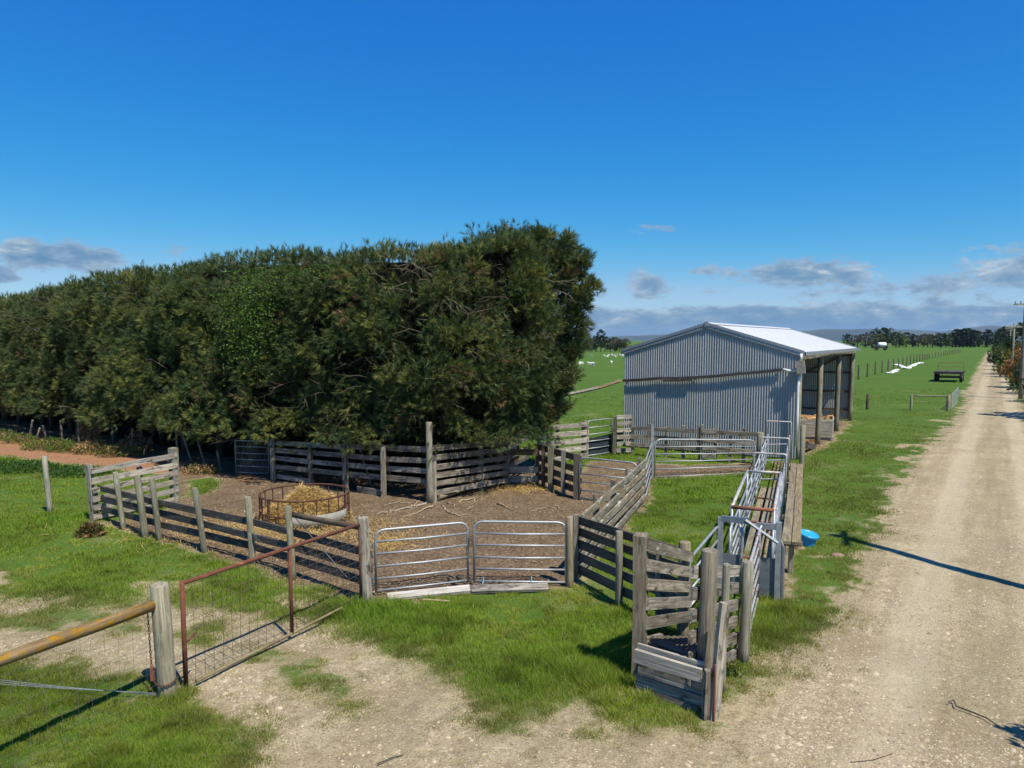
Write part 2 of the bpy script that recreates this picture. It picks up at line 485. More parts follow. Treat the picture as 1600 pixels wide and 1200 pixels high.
M_['wrap'] = plain('white_silage_wrap', (0.82, 0.83, 0.84), 0.45, 0.4, 0.06)
M_['wool'] = plain('sheep_wool', (0.72, 0.68, 0.58), 0.95, 0.1, 0.15)
M_['redpaint'] = plain('red_paint', (0.42, 0.05, 0.035), 0.5, 0.3)
M_['stone'] = plain('brown_stone', (0.26, 0.17, 0.12), 0.9, 0.2)
M_['concrete'] = plain('concrete', (0.28, 0.265, 0.235), 0.9, 0.2)
M_['rope'] = plain('blue_twine', (0.18, 0.42, 0.48), 0.8, 0.2)
M_['needle'] = leaf('pine_needles', 0.14, 0.5, 0.2)
M_['leaf'] = leaf('broad_leaves', 0.28, 0.5, 0.2)
M_['grass'] = leaf('grass_blades', 0.34, 0.6, 0.08)
M_['straw'] = leaf('straw', 0.2, 0.7, 0.2)
M_['core'] = plain('hedge_shade_core', (0.007, 0.007, 0.005), 0.95, 0.05, 0.5)  # hedge core: near-black colour stands in for shade deep in the foliage
M_['strawbed'] = plain('straw_bed', (0.42, 0.30, 0.13), 0.95, 0.1, 0.45, 14.0)
M_['pebble'] = leaf('gravel_stone', 0.0, 0.9, 0.2)

def ground_material():
    m, n, b, out = mat_new('paddock_ground')
    geo = n.new('ShaderNodeNewGeometry'); P = geo.outputs['Position']
    at = n.new('ShaderNodeAttribute', attribute_name='col')
    sep = n.new('ShaderNodeSeparateColor'); n.put(sep.inputs[0], at.outputs['Color'])
    gr, mud, org = sep.outputs[0], sep.outputs[1], sep.outputs[2]
    # gravel / pale dirt
    n1 = n.noise(P, 0.9, 6.0, 0.65); n2 = n.noise(P, 7.0, 7.0, 0.75); n3 = n.noise(P, 34.0, 5.0, 0.75); n4 = n.noise(P, 90.0, 3.0, 0.7)
    vor = n.new('ShaderNodeTexVoronoi', feature='F1'); vor.inputs['Scale'].default_value = 30.0; n.put(vor.inputs['Vector'], P)
    sc = n.new('ShaderNodeSeparateColor'); n.put(sc.inputs[0], vor.outputs['Color'])
    dirt = n.mix(n.ramp(n1, [(0.34, 0.0), (0.66, 1.0)]), (0.35, 0.28, 0.16), (0.51, 0.43, 0.275))
    dirt = n.mix(n.math('MULTIPLY', n.ramp(n2, [(0.38, 1.0), (0.55, 0.0)]), 0.62), dirt, (0.215, 0.165, 0.095))
    dirt = n.mix(n.math('MULTIPLY', n.ramp(n3, [(0.39, 1.0), (0.48, 0.0)]), 0.80), dirt, (0.16, 0.12, 0.068))
    dirt = n.mix(n.math('MULTIPLY', n.ramp(n3, [(0.55, 0.0), (0.70, 1.0)]), 0.55), dirt, (0.62, 0.55, 0.41))
    dirt = n.mix(n.math('MULTIPLY', n.ramp(n4, [(0.34, 1.0), (0.46, 0.0)]), 0.45), dirt, (0.16, 0.125, 0.08))
    # wheel ruts and streaks along the road
    cxyz = n.new('ShaderNodeSeparateXYZ'); n.put(cxyz.inputs[0], P)
    lat = n.math('MULTIPLY', n.math('SUBTRACT', n.math('SUBTRACT', cxyz.outputs[0], 8.3), n.math('MULTIPLY', n.math('SUBTRACT', cxyz.outputs[1], 12.5), 0.657)), 0.836)
    lon = n.math('ADD', n.math('MULTIPLY', cxyz.outputs[0], 0.549), n.math('MULTIPLY', cxyz.outputs[1], 0.836))
    rc = n.new('ShaderNodeCombineXYZ'); n.put(rc.inputs[0], n.math('MULTIPLY', lat, 3.2)); n.put(rc.inputs[1], n.math('MULTIPLY', lon, 0.22))
    streak = n.noise(rc.outputs[0], 1.0, 6.0, 0.68, 0.4)
    dirt = n.mix(n.math('MULTIPLY', n.ramp(streak, [(0.36, 1.0), (0.56, 0.0)]), 0.6), dirt, (0.225, 0.18, 0.11))
    alat = n.math('ABSOLUTE', lat)
    rut = n.math('MULTIPLY', n.sstep(alat, 0.35, 0.7), n.math('SUBTRACT', 1.0, n.sstep(alat, 0.95, 1.35)))
    dirt = n.mix(n.math('MULTIPLY', rut, 0.45), dirt, (0.50, 0.435, 0.30))
    dirt = n.mix(n.math('MULTIPLY', n.math('SUBTRACT', 1.0, n.sstep(alat, 0.1, 0.5)), n.math('MULTIPLY', n.ramp(n2, [(0.4, 0.0), (0.6, 1.0)]), 0.5)), dirt, (0.24, 0.205, 0.12))
    blot = n.noise(P, 0.33, 4.0, 0.6)
    dirt = n.mix(n.math('MULTIPLY', n.ramp(blot, [(0.52, 0.0), (0.68, 1.0)]), 0.4), dirt, (0.26, 0.21, 0.135))
    peb = n.math('MULTIPLY', n.math('LESS_THAN', vor.outputs['Distance'], 0.36), n.math('GREATER_THAN', sc.outputs[0], 0.62))
    pebc = n.mix(sc.outputs[1], (0.22, 0.185, 0.135), (0.60, 0.55, 0.45))
    dirt = n.mix(n.math('MULTIPLY', peb, n.ramp(n.noise(P, 0.7, 3.0), [(0.38, 0.1), (0.60, 0.8)])), dirt, pebc)
    # trampled yard soil
    m1 = n.noise(P, 2.2, 6.0, 0.7); m2 = n.noise(P, 15.0, 6.0, 0.75); m3 = n.noise(P, 60.0, 3.0, 0.6)
    yard = n.mix(n.ramp(m1, [(0.35, 0.0), (0.66, 1.0)]), (0.165, 0.115, 0.068), (0.30, 0.22, 0.14))
    yard = n.mix(n.ramp(m2, [(0.40, 0.95), (0.54, 0.0)]), yard, (0.075, 0.05, 0.03))
    yard = n.mix(n.math('MULTIPLY', n.ramp(m3, [(0.58, 0.0), (0.72, 1.0)]), 0.5), yard, (0.46, 0.36, 0.25))
    orange = n.mix(n.ramp(m2, [(0.4, 0.0), (0.65, 1.0)]), (0.20, 0.095, 0.05), (0.44, 0.25, 0.14))
    soil = n.mix(mud, dirt, yard); soil = n.mix(org, soil, orange)
    # turf under the blades, pasture far off
    sepP = n.new('ShaderNodeSeparateXYZ'); n.put(sepP.inputs[0], P)
    g1 = n.noise(P, 0.22, 5.0, 0.65); g2 = n.noise(P, 2.6, 5.0, 0.7); g3 = n.noise(P, 25.0, 4.0, 0.7)
    far = n.noise(n.mapping(P, (0.012, 0.05, 1)), 1.0, 4.0, 0.6)
    turf = n.mix(n.ramp(g1, [(0.32, 0.0), (0.7, 1.0)]), (0.060, 0.120, 0.014), (0.095, 0.165, 0.022))
    turf = n.mix(n.math('MULTIPLY', n.ramp(far, [(0.4, 0.0), (0.65, 1.0)]), 0.5), turf, (0.058, 0.128, 0.016))
    turf = n.mix(n.math('MULTIPLY', n.ramp(g2, [(0.55, 0.0), (0.75, 1.0)]), 0.5), turf, (0.125, 0.15, 0.035))
    turf = n.mix(n.math('MULTIPLY', n.ramp(g3, [(0.35, 1.0), (0.55, 0.0)]), 0.55), turf, (0.035, 0.075, 0.010))
    edge = n.math('ADD', gr, n.math('MULTIPLY', n.math('SUBTRACT', g3, 0.5), 0.7))
    c = n.mix(n.sstep(edge, 0.58, 0.98), soil, turf)
    n.put(b.inputs['Base Color'], c)
    b.inputs['Roughness'].default_value = 0.95; b.inputs['Specular IOR Level'].default_value = 0.12
    hb = n.math('ADD', n.math('MULTIPLY', n2, 0.5), n.math('ADD', n.math('MULTIPLY', n3, 0.25), n.math('MULTIPLY', peb, 0.22)))
    hb = n.math('ADD', hb, n.math('MULTIPLY', n.math('MULTIPLY', m2, mud), 1.1))
    bp = n.new('ShaderNodeBump'); bp.inputs['Strength'].default_value = 1.0; bp.inputs['Distance'].default_value = 0.06
    n.put(bp.inputs['Height'], hb); n.l.new(bp.outputs[0], b.inputs['Normal'])
    return m
M_['ground'] = ground_material()
# ---------------------------------------------------------------- ground
def G(lst): return [tuple(gp(*p)[:2]) for p in lst]
DIRT = [(-1.6, 2.0)] + G([(420, 1200), (424, 1180), (370, 1122), (300, 1086), (240, 1066), (192, 1053), (107, 1038), (0, 1036)]) + [(-9, 8.9), (-9, 12.2)] + \
    G([(0, 936), (60, 938), (150, 946), (271, 945), (325, 950), (385, 960), (409, 969), (445, 973), (500, 985), (530, 990), (560, 1005), (620, 1030),
       (690, 1060), (700, 1076), (750, 1110), (800, 1128), (870, 1112), (905, 1088), (960, 1122), (1000, 1150), (1060, 1146), (1105, 1148), (1138, 1132), (1160, 1100),
       (1180, 1062), (1225, 1040), (1270, 1000), (1330, 960), (1350, 900), (1370, 850), (1385, 800), (1400, 760), (1440, 710), (1490, 660), (1505, 640),
       (1511, 631), (1519, 596), (1535, 566), (1543, 551)]) + [(230, 335), (430, 640), (433, 640), (233.5, 335)] + \
    G([(1552, 551), (1560, 565), (1566, 587), (1580, 608), (1598, 631)]) + [(17.0, 23), (7.4, 8), (5.0, 2)]
ISLES = [G([(0, 963), (80, 952), (141, 952), (170, 966), (227, 979), (210, 992), (173, 998), (144, 985), (53, 985), (0, 985)]) + [(-8.5, 10.3), (-8.5, 10.8)],
         G([(407, 1042), (440, 1026), (472, 1020), (506, 1030), (532, 1042), (556, 1068), (602, 1100), (607, 1126), (580, 1132), (540, 1112), (505, 1082), (440, 1066)]),
         G([(285, 985), (330, 975), (340, 990), (300, 1010), (285, 1008)]), G([(370, 1018), (420, 1010), (428, 1024), (385, 1034)]),
         G([(905, 1140), (920, 1135), (925, 1152), (908, 1156)]), G([(930, 1152), (945, 1150), (948, 1166), (934, 1166)]),
         G([(770, 1135), (795, 1132), (800, 1146), (776, 1150)]), G([(640, 1152), (656, 1150), (658, 1166), (644, 1168)])]
YARD = G([(150, 816), (200, 832), (260, 850), (330, 872), (400, 888), (460, 908), (572, 946), (640, 944), (733, 925), (740, 925), (862, 920), (893, 914),
          (930, 878), (1012, 785), (1018, 748), (1178, 742), (1184, 724), (1100, 728), (1030, 727), (985, 722), (925, 722), (905, 740), (888, 752), (862, 752), (840, 744),
          (760, 745), (672, 760), (600, 756), (500, 738), (428, 726), (365, 722), (300, 720), (272, 740), (275, 790)])
YISLE = [G([(290, 752), (345, 742), (350, 756), (330, 770), (290, 782)]), G([(150, 818), (195, 818), (235, 806), (270, 795), (275, 780), (200, 790)])]
ORANGE = G([(0, 668), (60, 676), (130, 690), (200, 700), (272, 712), (330, 722), (430, 740), (380, 752), (340, 742), (272, 745), (215, 737), (140, 728), (70, 719), (0, 713)]) + [(-28, 26.0), (-28, 33.5)]
SHEDF = [(9.3, 24.5), (11.0, 26.2), (13.2, 29.8), (15.2, 33.4), (16.9, 36.4), (15, 38), (7, 30)]
HEDGEF = [(2.0, 20.8), (-1.9, 19.9), (-6.8, 21.6), (-12.5, 24.9), (-17.7, 28.7), (-22.5, 32.2), (-33, 40), (-33, 45), (-15.5, 33.0), (-6, 26.5), (1.5, 23.6)]
RACEF = [(3.7, 11.3), (4.3, 11.1), (9.3, 23.6), (8.7, 24.0)]

def masks(x, y):
    w = 0.55 * (fbm(x * 1.3, y * 1.3, o=4, seed=3) - 0.5) + 0.30 * (fbm(x * 6, y * 6, o=3, seed=9) - 0.5)
    nz = np.clip(y / 14.0, 0.35, 3.0)
    dirt = sst(polysd(DIRT, x, y) + w * 1.5 * np.clip(nz, .5, 1.4) + 0.25 * (fbm(x * 14, y * 14, o=2, seed=12) - .5), -0.38, 0.58)
    for q in ISLES:
        dirt = dirt * (1 - 0.88 * sst(polysd(q, x, y) + w * 1.2, -0.42, 0.16))
    yard = sst(polysd(YARD, x, y) + w * 0.8, -0.2, 0.2)
    for q in YISLE: yard = yard * (1 - sst(polysd(q, x, y) + w * 0.9, -0.15, 0.25))
    org = sst(polysd(ORANGE, x, y) + w * 1.2, -0.25, 0.25)
    hed = sst(polysd(HEDGEF, x, y) + w, -0.2, 0.3)
    she = sst(polysd(SHEDF, x, y) + w, -0.2, 0.3)
    rac = 0.75 * sst(polysd(RACEF, x, y) + w * 0.6, -0.1, 0.2)
    bare = np.maximum.reduce([dirt, yard, org, hed, she, rac])
    # thin worn patches in the turf
    worn = 0.6 * sst(fbm(x * 0.9 + 40, y * 0.9, o=4, seed=21), 0.60, 0.74) + 0.5 * sst(fbm(x * 2.6, y * 2.6, o=3, seed=24), .60, .75) * np.exp(-np.clip(-polysd(DIRT, x, y), 0, 20) / 0.8)
    worn = np.clip(worn, 0, .8) * np.where(polysd(DIRT, x, y) > -1.0, .9, .22)
    grass = np.clip(1 - bare, 0, 1) * (1 - worn * (y < 60))
    # stray tufts on the track
    tuft = sst(fbm(x * 3.1, y * 3.1, o=3, seed=33), 0.70, 0.76) * (polysd(DIRT, x, y) < 1.3) * (y > 3)
    grass = np.maximum(grass, 0.42 * tuft * dirt * (polysd(DIRT, x, y) < 0.9))
    mud = np.clip(np.maximum.reduce([yard, hed, rac * .9, she]), 0, 1)
    return grass, mud, np.clip(org * (1 - 0.5 * yard), 0, 1), dirt
def relief(x, y):
    """small unevenness of the ground, in metres"""
    near = np.clip((70 - y) / 40, 0, 1)
    return near * ((fbm(x * 0.45, y * 0.45, o=3, seed=5) - 0.5) * 0.10 + (fbm(x * 3.3, y * 3.3, o=3, seed=6) - 0.5) * 0.03 - 0.012 * np.exp(-((np.abs((x - 8.3 - (y - 12.5) * .657) * .836) - .85) / .22) ** 2))

def axis(lo, hi, step, far_lo, far_hi):
    c = list(np.arange(lo, hi + 1e-6, step))
    s, v = step, hi
    while v < far_hi: s *= 1.22; v += s; c.append(min(v, far_hi))
    s, v = step, lo
    while v > far_lo: s *= 1.22; v -= s; c.insert(0, max(v, far_lo))
    return np.unique(np.array(c))
GRID = {}
def sample_masks(x, y):
    xs, ys = GRID['xs'], GRID['ys']
    i = np.clip(np.searchsorted(xs, x) - 1, 0, len(xs) - 2); j = np.clip(np.searchsorted(ys, y) - 1, 0, len(ys) - 2)
    fx = np.clip((x - xs[i]) / (xs[i + 1] - xs[i]), 0, 1); fy = np.clip((y - ys[j]) / (ys[j + 1] - ys[j]), 0, 1)
    return [(m[j, i] * (1 - fx) + m[j, i + 1] * fx) * (1 - fy) + (m[j + 1, i] * (1 - fx) + m[j + 1, i + 1] * fx) * fy for m in GRID['m']]
def make_ground():
    xs = axis(-17, 17, 0.11, -12000, 12000); ys = axis(3.0, 40, 0.11, -700, 12300)
    xs = np.unique(np.concatenate([xs[xs <= 17], np.arange(17.4, 70, .4), np.arange(70.5, 260, 1.0), np.arange(262, 440, 3.0), xs[xs > 445]]))
    ys = np.unique(np.concatenate([ys[ys <= 40], np.arange(40.4, 90, .45), np.arange(90.5, 360, 1.5), np.arange(362, 640, 6.0), ys[ys > 660]]))
    X, Y = np.meshgrid(xs, ys); x, y = X.ravel(), Y.ravel()
    gr, mud, org, dirt = masks(x, y)
    z = relief(x, y)
    GRID.update(xs=xs, ys=ys, m=[q.reshape(len(ys), len(xs)) for q in (gr, mud, org, dirt)])
    yardrough = (fbm(x * 7, y * 7, o=2, seed=8) - 0.5) * 0.055 * mud * (y < 40)
    z = z + yardrough
    verts = np.stack([x, y, z], 1)
    col = np.stack([gr, mud, org], 1)
    nx, ny = len(xs), len(ys)
    i = (np.arange(ny - 1)[:, None] * nx + np.arange(nx - 1)[None, :]).ravel()
    quads = np.stack([i, i + 1, i + 1 + nx, i + nx], 1)
    # split the sheet into its kinds of ground
    gm, mm, dm = gr[quads].mean(1), mud[quads].mean(1), dirt[quads].mean(1)
    cx, cy = x[quads].mean(1), y[quads].mean(1)
    om = org[quads].mean(1)
    soil = gm < 0.5
    lane = soil & (dm > 0.5) & (cx < 0.2) 
    road = soil & (dm > 0.5) & ~lane
    yard = soil & ~lane & ~road
    for name, sel in (('grass_ground', ~soil), ('farm_track', lane), ('gravel_road', road), ('dirt_yard', yard)):
        q = quads[sel]; u, inv = np.unique(q, return_inverse=True)
        me = mesh_np(name, verts[u], inv.reshape(-1, 4), M_['ground'], col[u], smooth=True)
        o = link(name, me); o['kind'] = 'structure'
make_ground()

def vis_points(n, ymin, ymax, power):
    """random ground points inside the view, denser near the camera"""
    u = RNG.random(n)
    a, b = ymin ** (1 - power), ymax ** (1 - power)
    y = (a + (b - a) * u) ** (1 / (1 - power))
    x = (RNG.random(n) * 2 - 1) * (y * 0.74 + 0.6)
    return x, y
def make_grass():
    x, y = vis_points(1800000, 6.3, 60.0, 1.85)
    gr, mud, org, dirt = sample_masks(x, y)
    lush = fbm(x * 0.8, y * 0.8, o=4, seed=41)
    clump = fbm(x * 5.5, y * 5.5, o=2, seed=43)
    keep = RNG.random(len(x)) < np.clip(gr * 1.12 - 0.06, 0, 1) * np.clip(0.35 + clump * 1.1, 0, 1)
    x, y, lush, clump, dirt = x[keep], y[keep], lush[keep], clump[keep], dirt[keep]
    n = len(x)
    h = (0.022 + 0.050 * sst(lush, 0.3, 0.75) + 0.035 * sst(clump, 0.45, 0.8)) * (0.6 + 0.8 * RNG.random(n))
    h *= 1 - 0.35 * sst(dirt, 0.1, 0.6)
    # rank growth where stock and mowers do not reach
    rank = np.zeros(n)
    for (px, py, rad, k) in ((960, 1060, 0.75, 1.0), (985, 1110, 0.6, 1.1), (1030, 1130, 0.35, .5), (1215, 950, 0.55, 1.0), (1195, 985, 0.4, .7), (285, 1085, 0.35, 0.8), (560, 960, 0.45, 0.7),
                             (905, 930, 0.5, .5), (930, 945, .5, .5), (590, 955, .5, .5), (1015, 1040, .5, 1.0), (1140, 1075, .25, .3), (700, 960, .6, .25), (1120, 960, .5, .6)):
        c = gp(px, py); rank = np.maximum(rank, k * np.exp(-((x - c.x) ** 2 + (y - c.y) ** 2) / rad ** 2))
    h *= 1 + 1.5 * rank
    vs = -polysd(DIRT, x, y); verge = np.exp(-np.clip(vs, 0, 9) / 0.8) * (x > 1.2) + .75 * np.exp(-np.clip(vs, 0, 9) / 0.35) * (x <= 1.2)
    verge = np.maximum(verge, .55 * (x > 3.2 + (y - 11.15) * .398 + .7) * (y > 9) * (y < 45))
    verge = np.clip(verge * (.5 + fbm(x * 1.7, y * 1.7, o=3, seed=55)), 0, 1) * (1 - np.clip(rank, 0, 1))
    h *= 1 - .35 * verge
    wd = (0.0036 + 0.0022 * RNG.random(n)) * np.clip(y / 9.5, 0.85, 3.0)
    th = RNG.random(n) * 2 * np.pi; ph = RNG.random(n) * 2 * np.pi
    lean = h * (0.25 + 0.75 * RNG.random(n))
    z = relief(x, y) - 0.012
    b = np.stack([x, y, z], 1)
    dx = np.stack([np.cos(th), np.sin(th), np.zeros(n)], 1) * wd[:, None]
    l = np.stack([np.cos(ph) * lean, np.sin(ph) * lean, np.zeros(n)], 1)
    v0, v1 = b - dx, b + dx
    tip = b + l + np.array([0, 0, 1]) * h[:, None]
    V = np.stack([v0, v1, tip], 1).reshape(-1, 3)
    T = np.arange(n * 3).reshape(-1, 3)
    a = np.clip(lush + 0.5 * (RNG.random(n) - .5), 0, 1)[:, None]
    tone = fbm(x * 0.35 + 9, y * 0.35, o=3, seed=47)[:, None]
    c = (1 - a) * np.array([0.25, 0.285, 0.042]) + a * np.array([0.105, 0.205, 0.018])
    c = c * (0.64 + 0.98 * tone)
    patch = sst(fbm(x * 2.3 + 3, y * 2.3, o=3, seed=58), .5, .72)[:, None]
    c = c * (1 - .38 * patch)
    c = c + (np.array([0.19, 0.19, 0.060]) - c) * (.75 * verge)[:, None]
    dry = (RNG.random(n) < 0.05 + 0.16 * (1 - lush) * (lush < .45) + .16 * verge)[:, None]
    c = np.where(dry, np.array([0.34, 0.29, 0.14]) * (0.6 + 0.6 * RNG.random(n)[:, None]), c)
    c = np.repeat(c, 3, 0)
    o = link('grass', mesh_np('grass', V, T, M_['grass'], c))
    tag(o, 'short green pasture grass round the yards and along the track', 'grass'); o['kind'] = 'stuff'
make_grass()

def make_stones():
    x, y = vis_points(150000, 6.3, 32.0, 1.9)
    gr, mud, org, dirt = sample_masks(x, y)
    road = fbm(x * 0.55, y * 0.55, o=3, seed=61)
    k = (dirt * (1 - gr) > 0.45) & (RNG.random(len(x)) < 0.2 + 0.8 * sst(road, 0.42, 0.62))
    x, y = x[k], y[k]; n = len(x)
    r = np.clip(np.exp(RNG.normal(-4.95, 0.55, n)), 0.004, 0.045)
    th = RNG.random(n) * 6.283
    oc = np.array([(1, 0, 0), (0.3, .95, 0), (-.9, .4, 0), (-.5, -.8, 0), (.5, -.85, 0), (.15, .1, .85), (-.3, .15, .7)])
    P = oc[None] * (0.7 + 0.6 * RNG.random((n, 7, 3))) * r[:, None, None] * np.array([1.25, .85, .8])
    cs, sn = np.cos(th)[:, None], np.sin(th)[:, None]
    px = P[:, :, 0] * cs - P[:, :, 1] * sn + x[:, None]; py = P[:, :, 0] * sn + P[:, :, 1] * cs + y[:, None]
    pz = P[:, :, 2] + (relief(x, y) - r * 0.05)[:, None]
    V = np.stack([px, py, pz], 2).reshape(-1, 3)
    f = np.array([(0, 1, 5), (1, 6, 5), (1, 2, 6), (2, 3, 6), (3, 5, 6), (3, 4, 5), (4, 0, 5)])
    T = (f[None] + (np.arange(n) * 7)[:, None, None]).reshape(-1, 3)
    c = (np.array([0.37, 0.315, 0.225]) * (0.45 + 0.85 * RNG.random(n))[:, None] + np.array([0.05, 0.02, 0]) * RNG.random(n)[:, None])
    o = link('gravel', mesh_np('gravel', V, T, M_['pebble'], np.repeat(c, 7, 0)))
    tag(o, 'loose grey and tan gravel stones scattered over the road and track', 'gravel'); o['kind'] = 'stuff'
make_stones()
def make_clods():
    x, y = vis_points(90000, 9.0, 24.0, 1.6)
    gr, mud, org, dirt = sample_masks(x, y)
    k = (np.maximum(mud, org) * (1 - gr) > 0.6) & (dirt < .3); x, y = x[k], y[k]; n = len(x)
    r = np.clip(np.exp(RNG.normal(-4.5, 0.5, n)), 0.006, 0.04); th = RNG.random(n) * 6.283
    oc = np.array([(1, 0, -.2), (-.4, .9, -.2), (-.5, -.85, -.2), (.05, .05, .6)])
    P = oc[None] * (0.6 + 0.8 * RNG.random((n, 4, 3))) * r[:, None, None]
    cs, sn = np.cos(th)[:, None], np.sin(th)[:, None]
    V = np.stack([P[:, :, 0] * cs - P[:, :, 1] * sn + x[:, None], P[:, :, 0] * sn + P[:, :, 1] * cs + y[:, None], P[:, :, 2] + (relief(x, y) + .004)[:, None]], 2).reshape(-1, 3)
    f = np.array([(0, 1, 3), (1, 2, 3), (2, 0, 3)]); T = (f[None] + (np.arange(n) * 4)[:, None, None]).reshape(-1, 3)
    c = np.array([0.225, 0.16, 0.098]) * (0.6 + 0.6 * RNG.random(n))[:, None]
    c = np.where((RNG.random(n) < .03)[:, None], np.array([.42, .35, .25]), c)
    o = link('soil_clods', mesh_np('soil_clods', V, T, M_['pebble'], np.repeat(c, 4, 0)))
    tag(o, 'trampled brown clods of soil over the dirt yard', 'soil'); o['kind'] = 'stuff'
make_clods()
# ---------------------------------------------------------------- pine shelter belt
def unit(a): return a / np.maximum(np.linalg.norm(a, axis=-1, keepdims=True), 1e-9)
def tufts(pos, axis, length, nn, nlen, wid, col):
    """needle tufts: short shoots, each ringed with thin needles; returns verts, tris, colours"""
    n = len(pos)
    ax = unit(axis)
    ref = np.where(np.abs(ax[:, 2:3]) < 0.9, np.array([[0, 0, 1.0]]), np.array([[1.0, 0, 0]]))
    u = unit(np.cross(ax, ref)); w = np.cross(ax, u)
    t = RNG.random((n, nn)); a = RNG.random((n, nn)) * 2 * np.pi
    op = 0.22 + 0.5 * RNG.random((n, nn))
    root = pos[:, None, :] + ax[:, None, :] * (t * length[:, None])[..., None]
    rad = u[:, None, :] * np.cos(a)[..., None] + w[:, None, :] * np.sin(a)[..., None]
    d = unit(ax[:, None, :] * np.cos(op)[..., None] + rad * np.sin(op)[..., None])
    L = nlen * (0.7 + 0.6 * RNG.random((n, nn)))
    tip = root + d * L[..., None]
    side = unit(np.cross(d, RNG.normal(size=(n, nn, 3)))) * wid
    V = np.stack([root - side, root + side, tip], 2).reshape(-1, 3)
    T = np.arange(len(V)).reshape(-1, 3)
    C = np.repeat(col, nn * 3, 0)
    return V, T, C
class Acc:
    def __init__(s): s.V = []; s.T = []; s.C = []; s.n = 0
    def add(s, V, T, C):
        s.V.append(V); s.T.append(T + s.n); s.C.append(C); s.n += len(V)
    def obj(s, name, mat, parent=None):
        return link(name, mesh_np(name, np.concatenate(s.V), np.concatenate(s.T), mat, np.concatenate(s.C)), parent)

FRONT = np.array([(1.1, 19.5, 6.7), (-1.9, 18.0, 6.15), (-6.8, 20.45, 6.3), (-12.5, 24.6, 6.3), (-17.7, 28.6, 6.1), (-22.5, 32.2, 5.8), (-31.0, 38.5, 5.6)])
_d = np.linalg.norm(np.diff(FRONT[:, :2], axis=0), axis=1); _S = np.concatenate([[0], np.cumsum(_d)]); HL = _S[-1]
def fline(s):
    x = np.interp(s, _S, FRONT[:, 0]); y = np.interp(s, _S, FRONT[:, 1]); t = np.interp(s, _S, FRONT[:, 2])
    e = 0.8
    dx = np.interp(s + e, _S, FRONT[:, 0]) - np.interp(s - e, _S, FRONT[:, 0]); dy = np.interp(s + e, _S, FRONT[:, 1]) - np.interp(s - e, _S, FRONT[:, 1])
    l = np.hypot(dx, dy); l[l == 0] = 1
    return x, y, t, dy / l * 1.0, -dx / l * 1.0     # outward normal candidates
def hedge_pt(s, h, inset):
    x, y, t, nx, ny = fline(s)
    flip = np.where(nx * (-x) + ny * (-y) < 0, -1.0, 1.0)
    nx, ny = nx * flip, ny * flip
    f = np.clip(h / t, 0, 1.2)
    bulge = 0.38 * np.sin(np.clip((f - 0.1) / 0.8, 0, 1) * np.pi) - 1.15 * np.clip((f - 0.86) / 0.14, 0, 1.3) ** 1.6 + 0.25 * (f < .25)
    return np.stack([x + nx * (bulge - inset), y + ny * (bulge - inset), h], 1), np.stack([nx, ny, np.zeros_like(nx)], 1)

def clump_fill(acc, c, n, r, per, stretch, base_cols, nn=20, nlen=0.14, wid=0.0062, up=0.55):
    k = len(c)
    d = RNG.normal(size=(k, per, 3)); d = unit(d)
    out = unit(n + np.array([0, 0, up]))
    dot = (d * out[:, None]).sum(-1, keepdims=True)
    d = np.where(dot < -0.25, d - 2 * dot * out[:, None], d)
    rr = r[:, None, None] * (0.45 + 0.55 * RNG.random((k, per, 1)) ** 0.5)
    p = c[:, None] + d * rr * stretch
    ax = unit(d * 0.8 + out[:, None] * 0.6 + RNG.normal(size=(k, per, 3)) * 0.42)
    col = base_cols[:, None] * (0.72 + 0.55 * RNG.random((k, per, 1)))
    V, T, C = tufts(p.reshape(-1, 3), ax.reshape(-1, 3), 0.06 + 0.12 * RNG.random(k * per), nn, nlen, wid, col.reshape(-1, 3))
    acc.add(V, T, C)

def needle_cols(k, p, bright=1.0):
    """green, olive and browned-off clumps"""
    t = RNG.random((k, 1))
    blue, olive, yel, dead = np.array([0.038, 0.066, 0.027]), np.array([0.080, 0.098, 0.032]), np.array([0.125, 0.135, 0.038]), np.array([0.13, 0.085, 0.045])
    big = fbm(p[:, 0] * 0.35, p[:, 1] * 0.35, p[:, 2] * 0.35, o=3, seed=71)[:, None]
    c = blue + (olive - blue) * np.clip(t * 1.1, 0, 1)
    c = np.where((t > 0.72) & (big > 0.45), yel, c)
    c = np.where((RNG.random((k, 1)) < 0.02), dead, c)
    return c * bright

def twig_tree(m, p, d, L, r, depth, droop=0.25, spread=0.6, n=3):
    """bare branch with side twigs"""
    pts = [p.copy()]; q = p.copy(); dd = d.normalized(); rs = [r]
    for i in range(4):
        dd = (dd + Vector((random.gauss(0, .14), random.gauss(0, .14), random.gauss(0, .14) - droop * .08))).normalized()
        q = q + dd * L / 4; pts.append(q.copy()); rs.append(r * (1 - 0.2 * (i + 1)))
        if depth > 0 and i > 0 and random.random() < 0.85:
            side = (dd + Vector((random.gauss(0, spread), random.gauss(0, spread), random.gauss(0, spread)))).normalized()
            twig_tree(m, q, side, L * random.uniform(.4, .65), r * .55, depth - 1, droop, spread, n)
    rs[-1] = r * 0.15
    m.tube(pts, rs, n, caps=False)

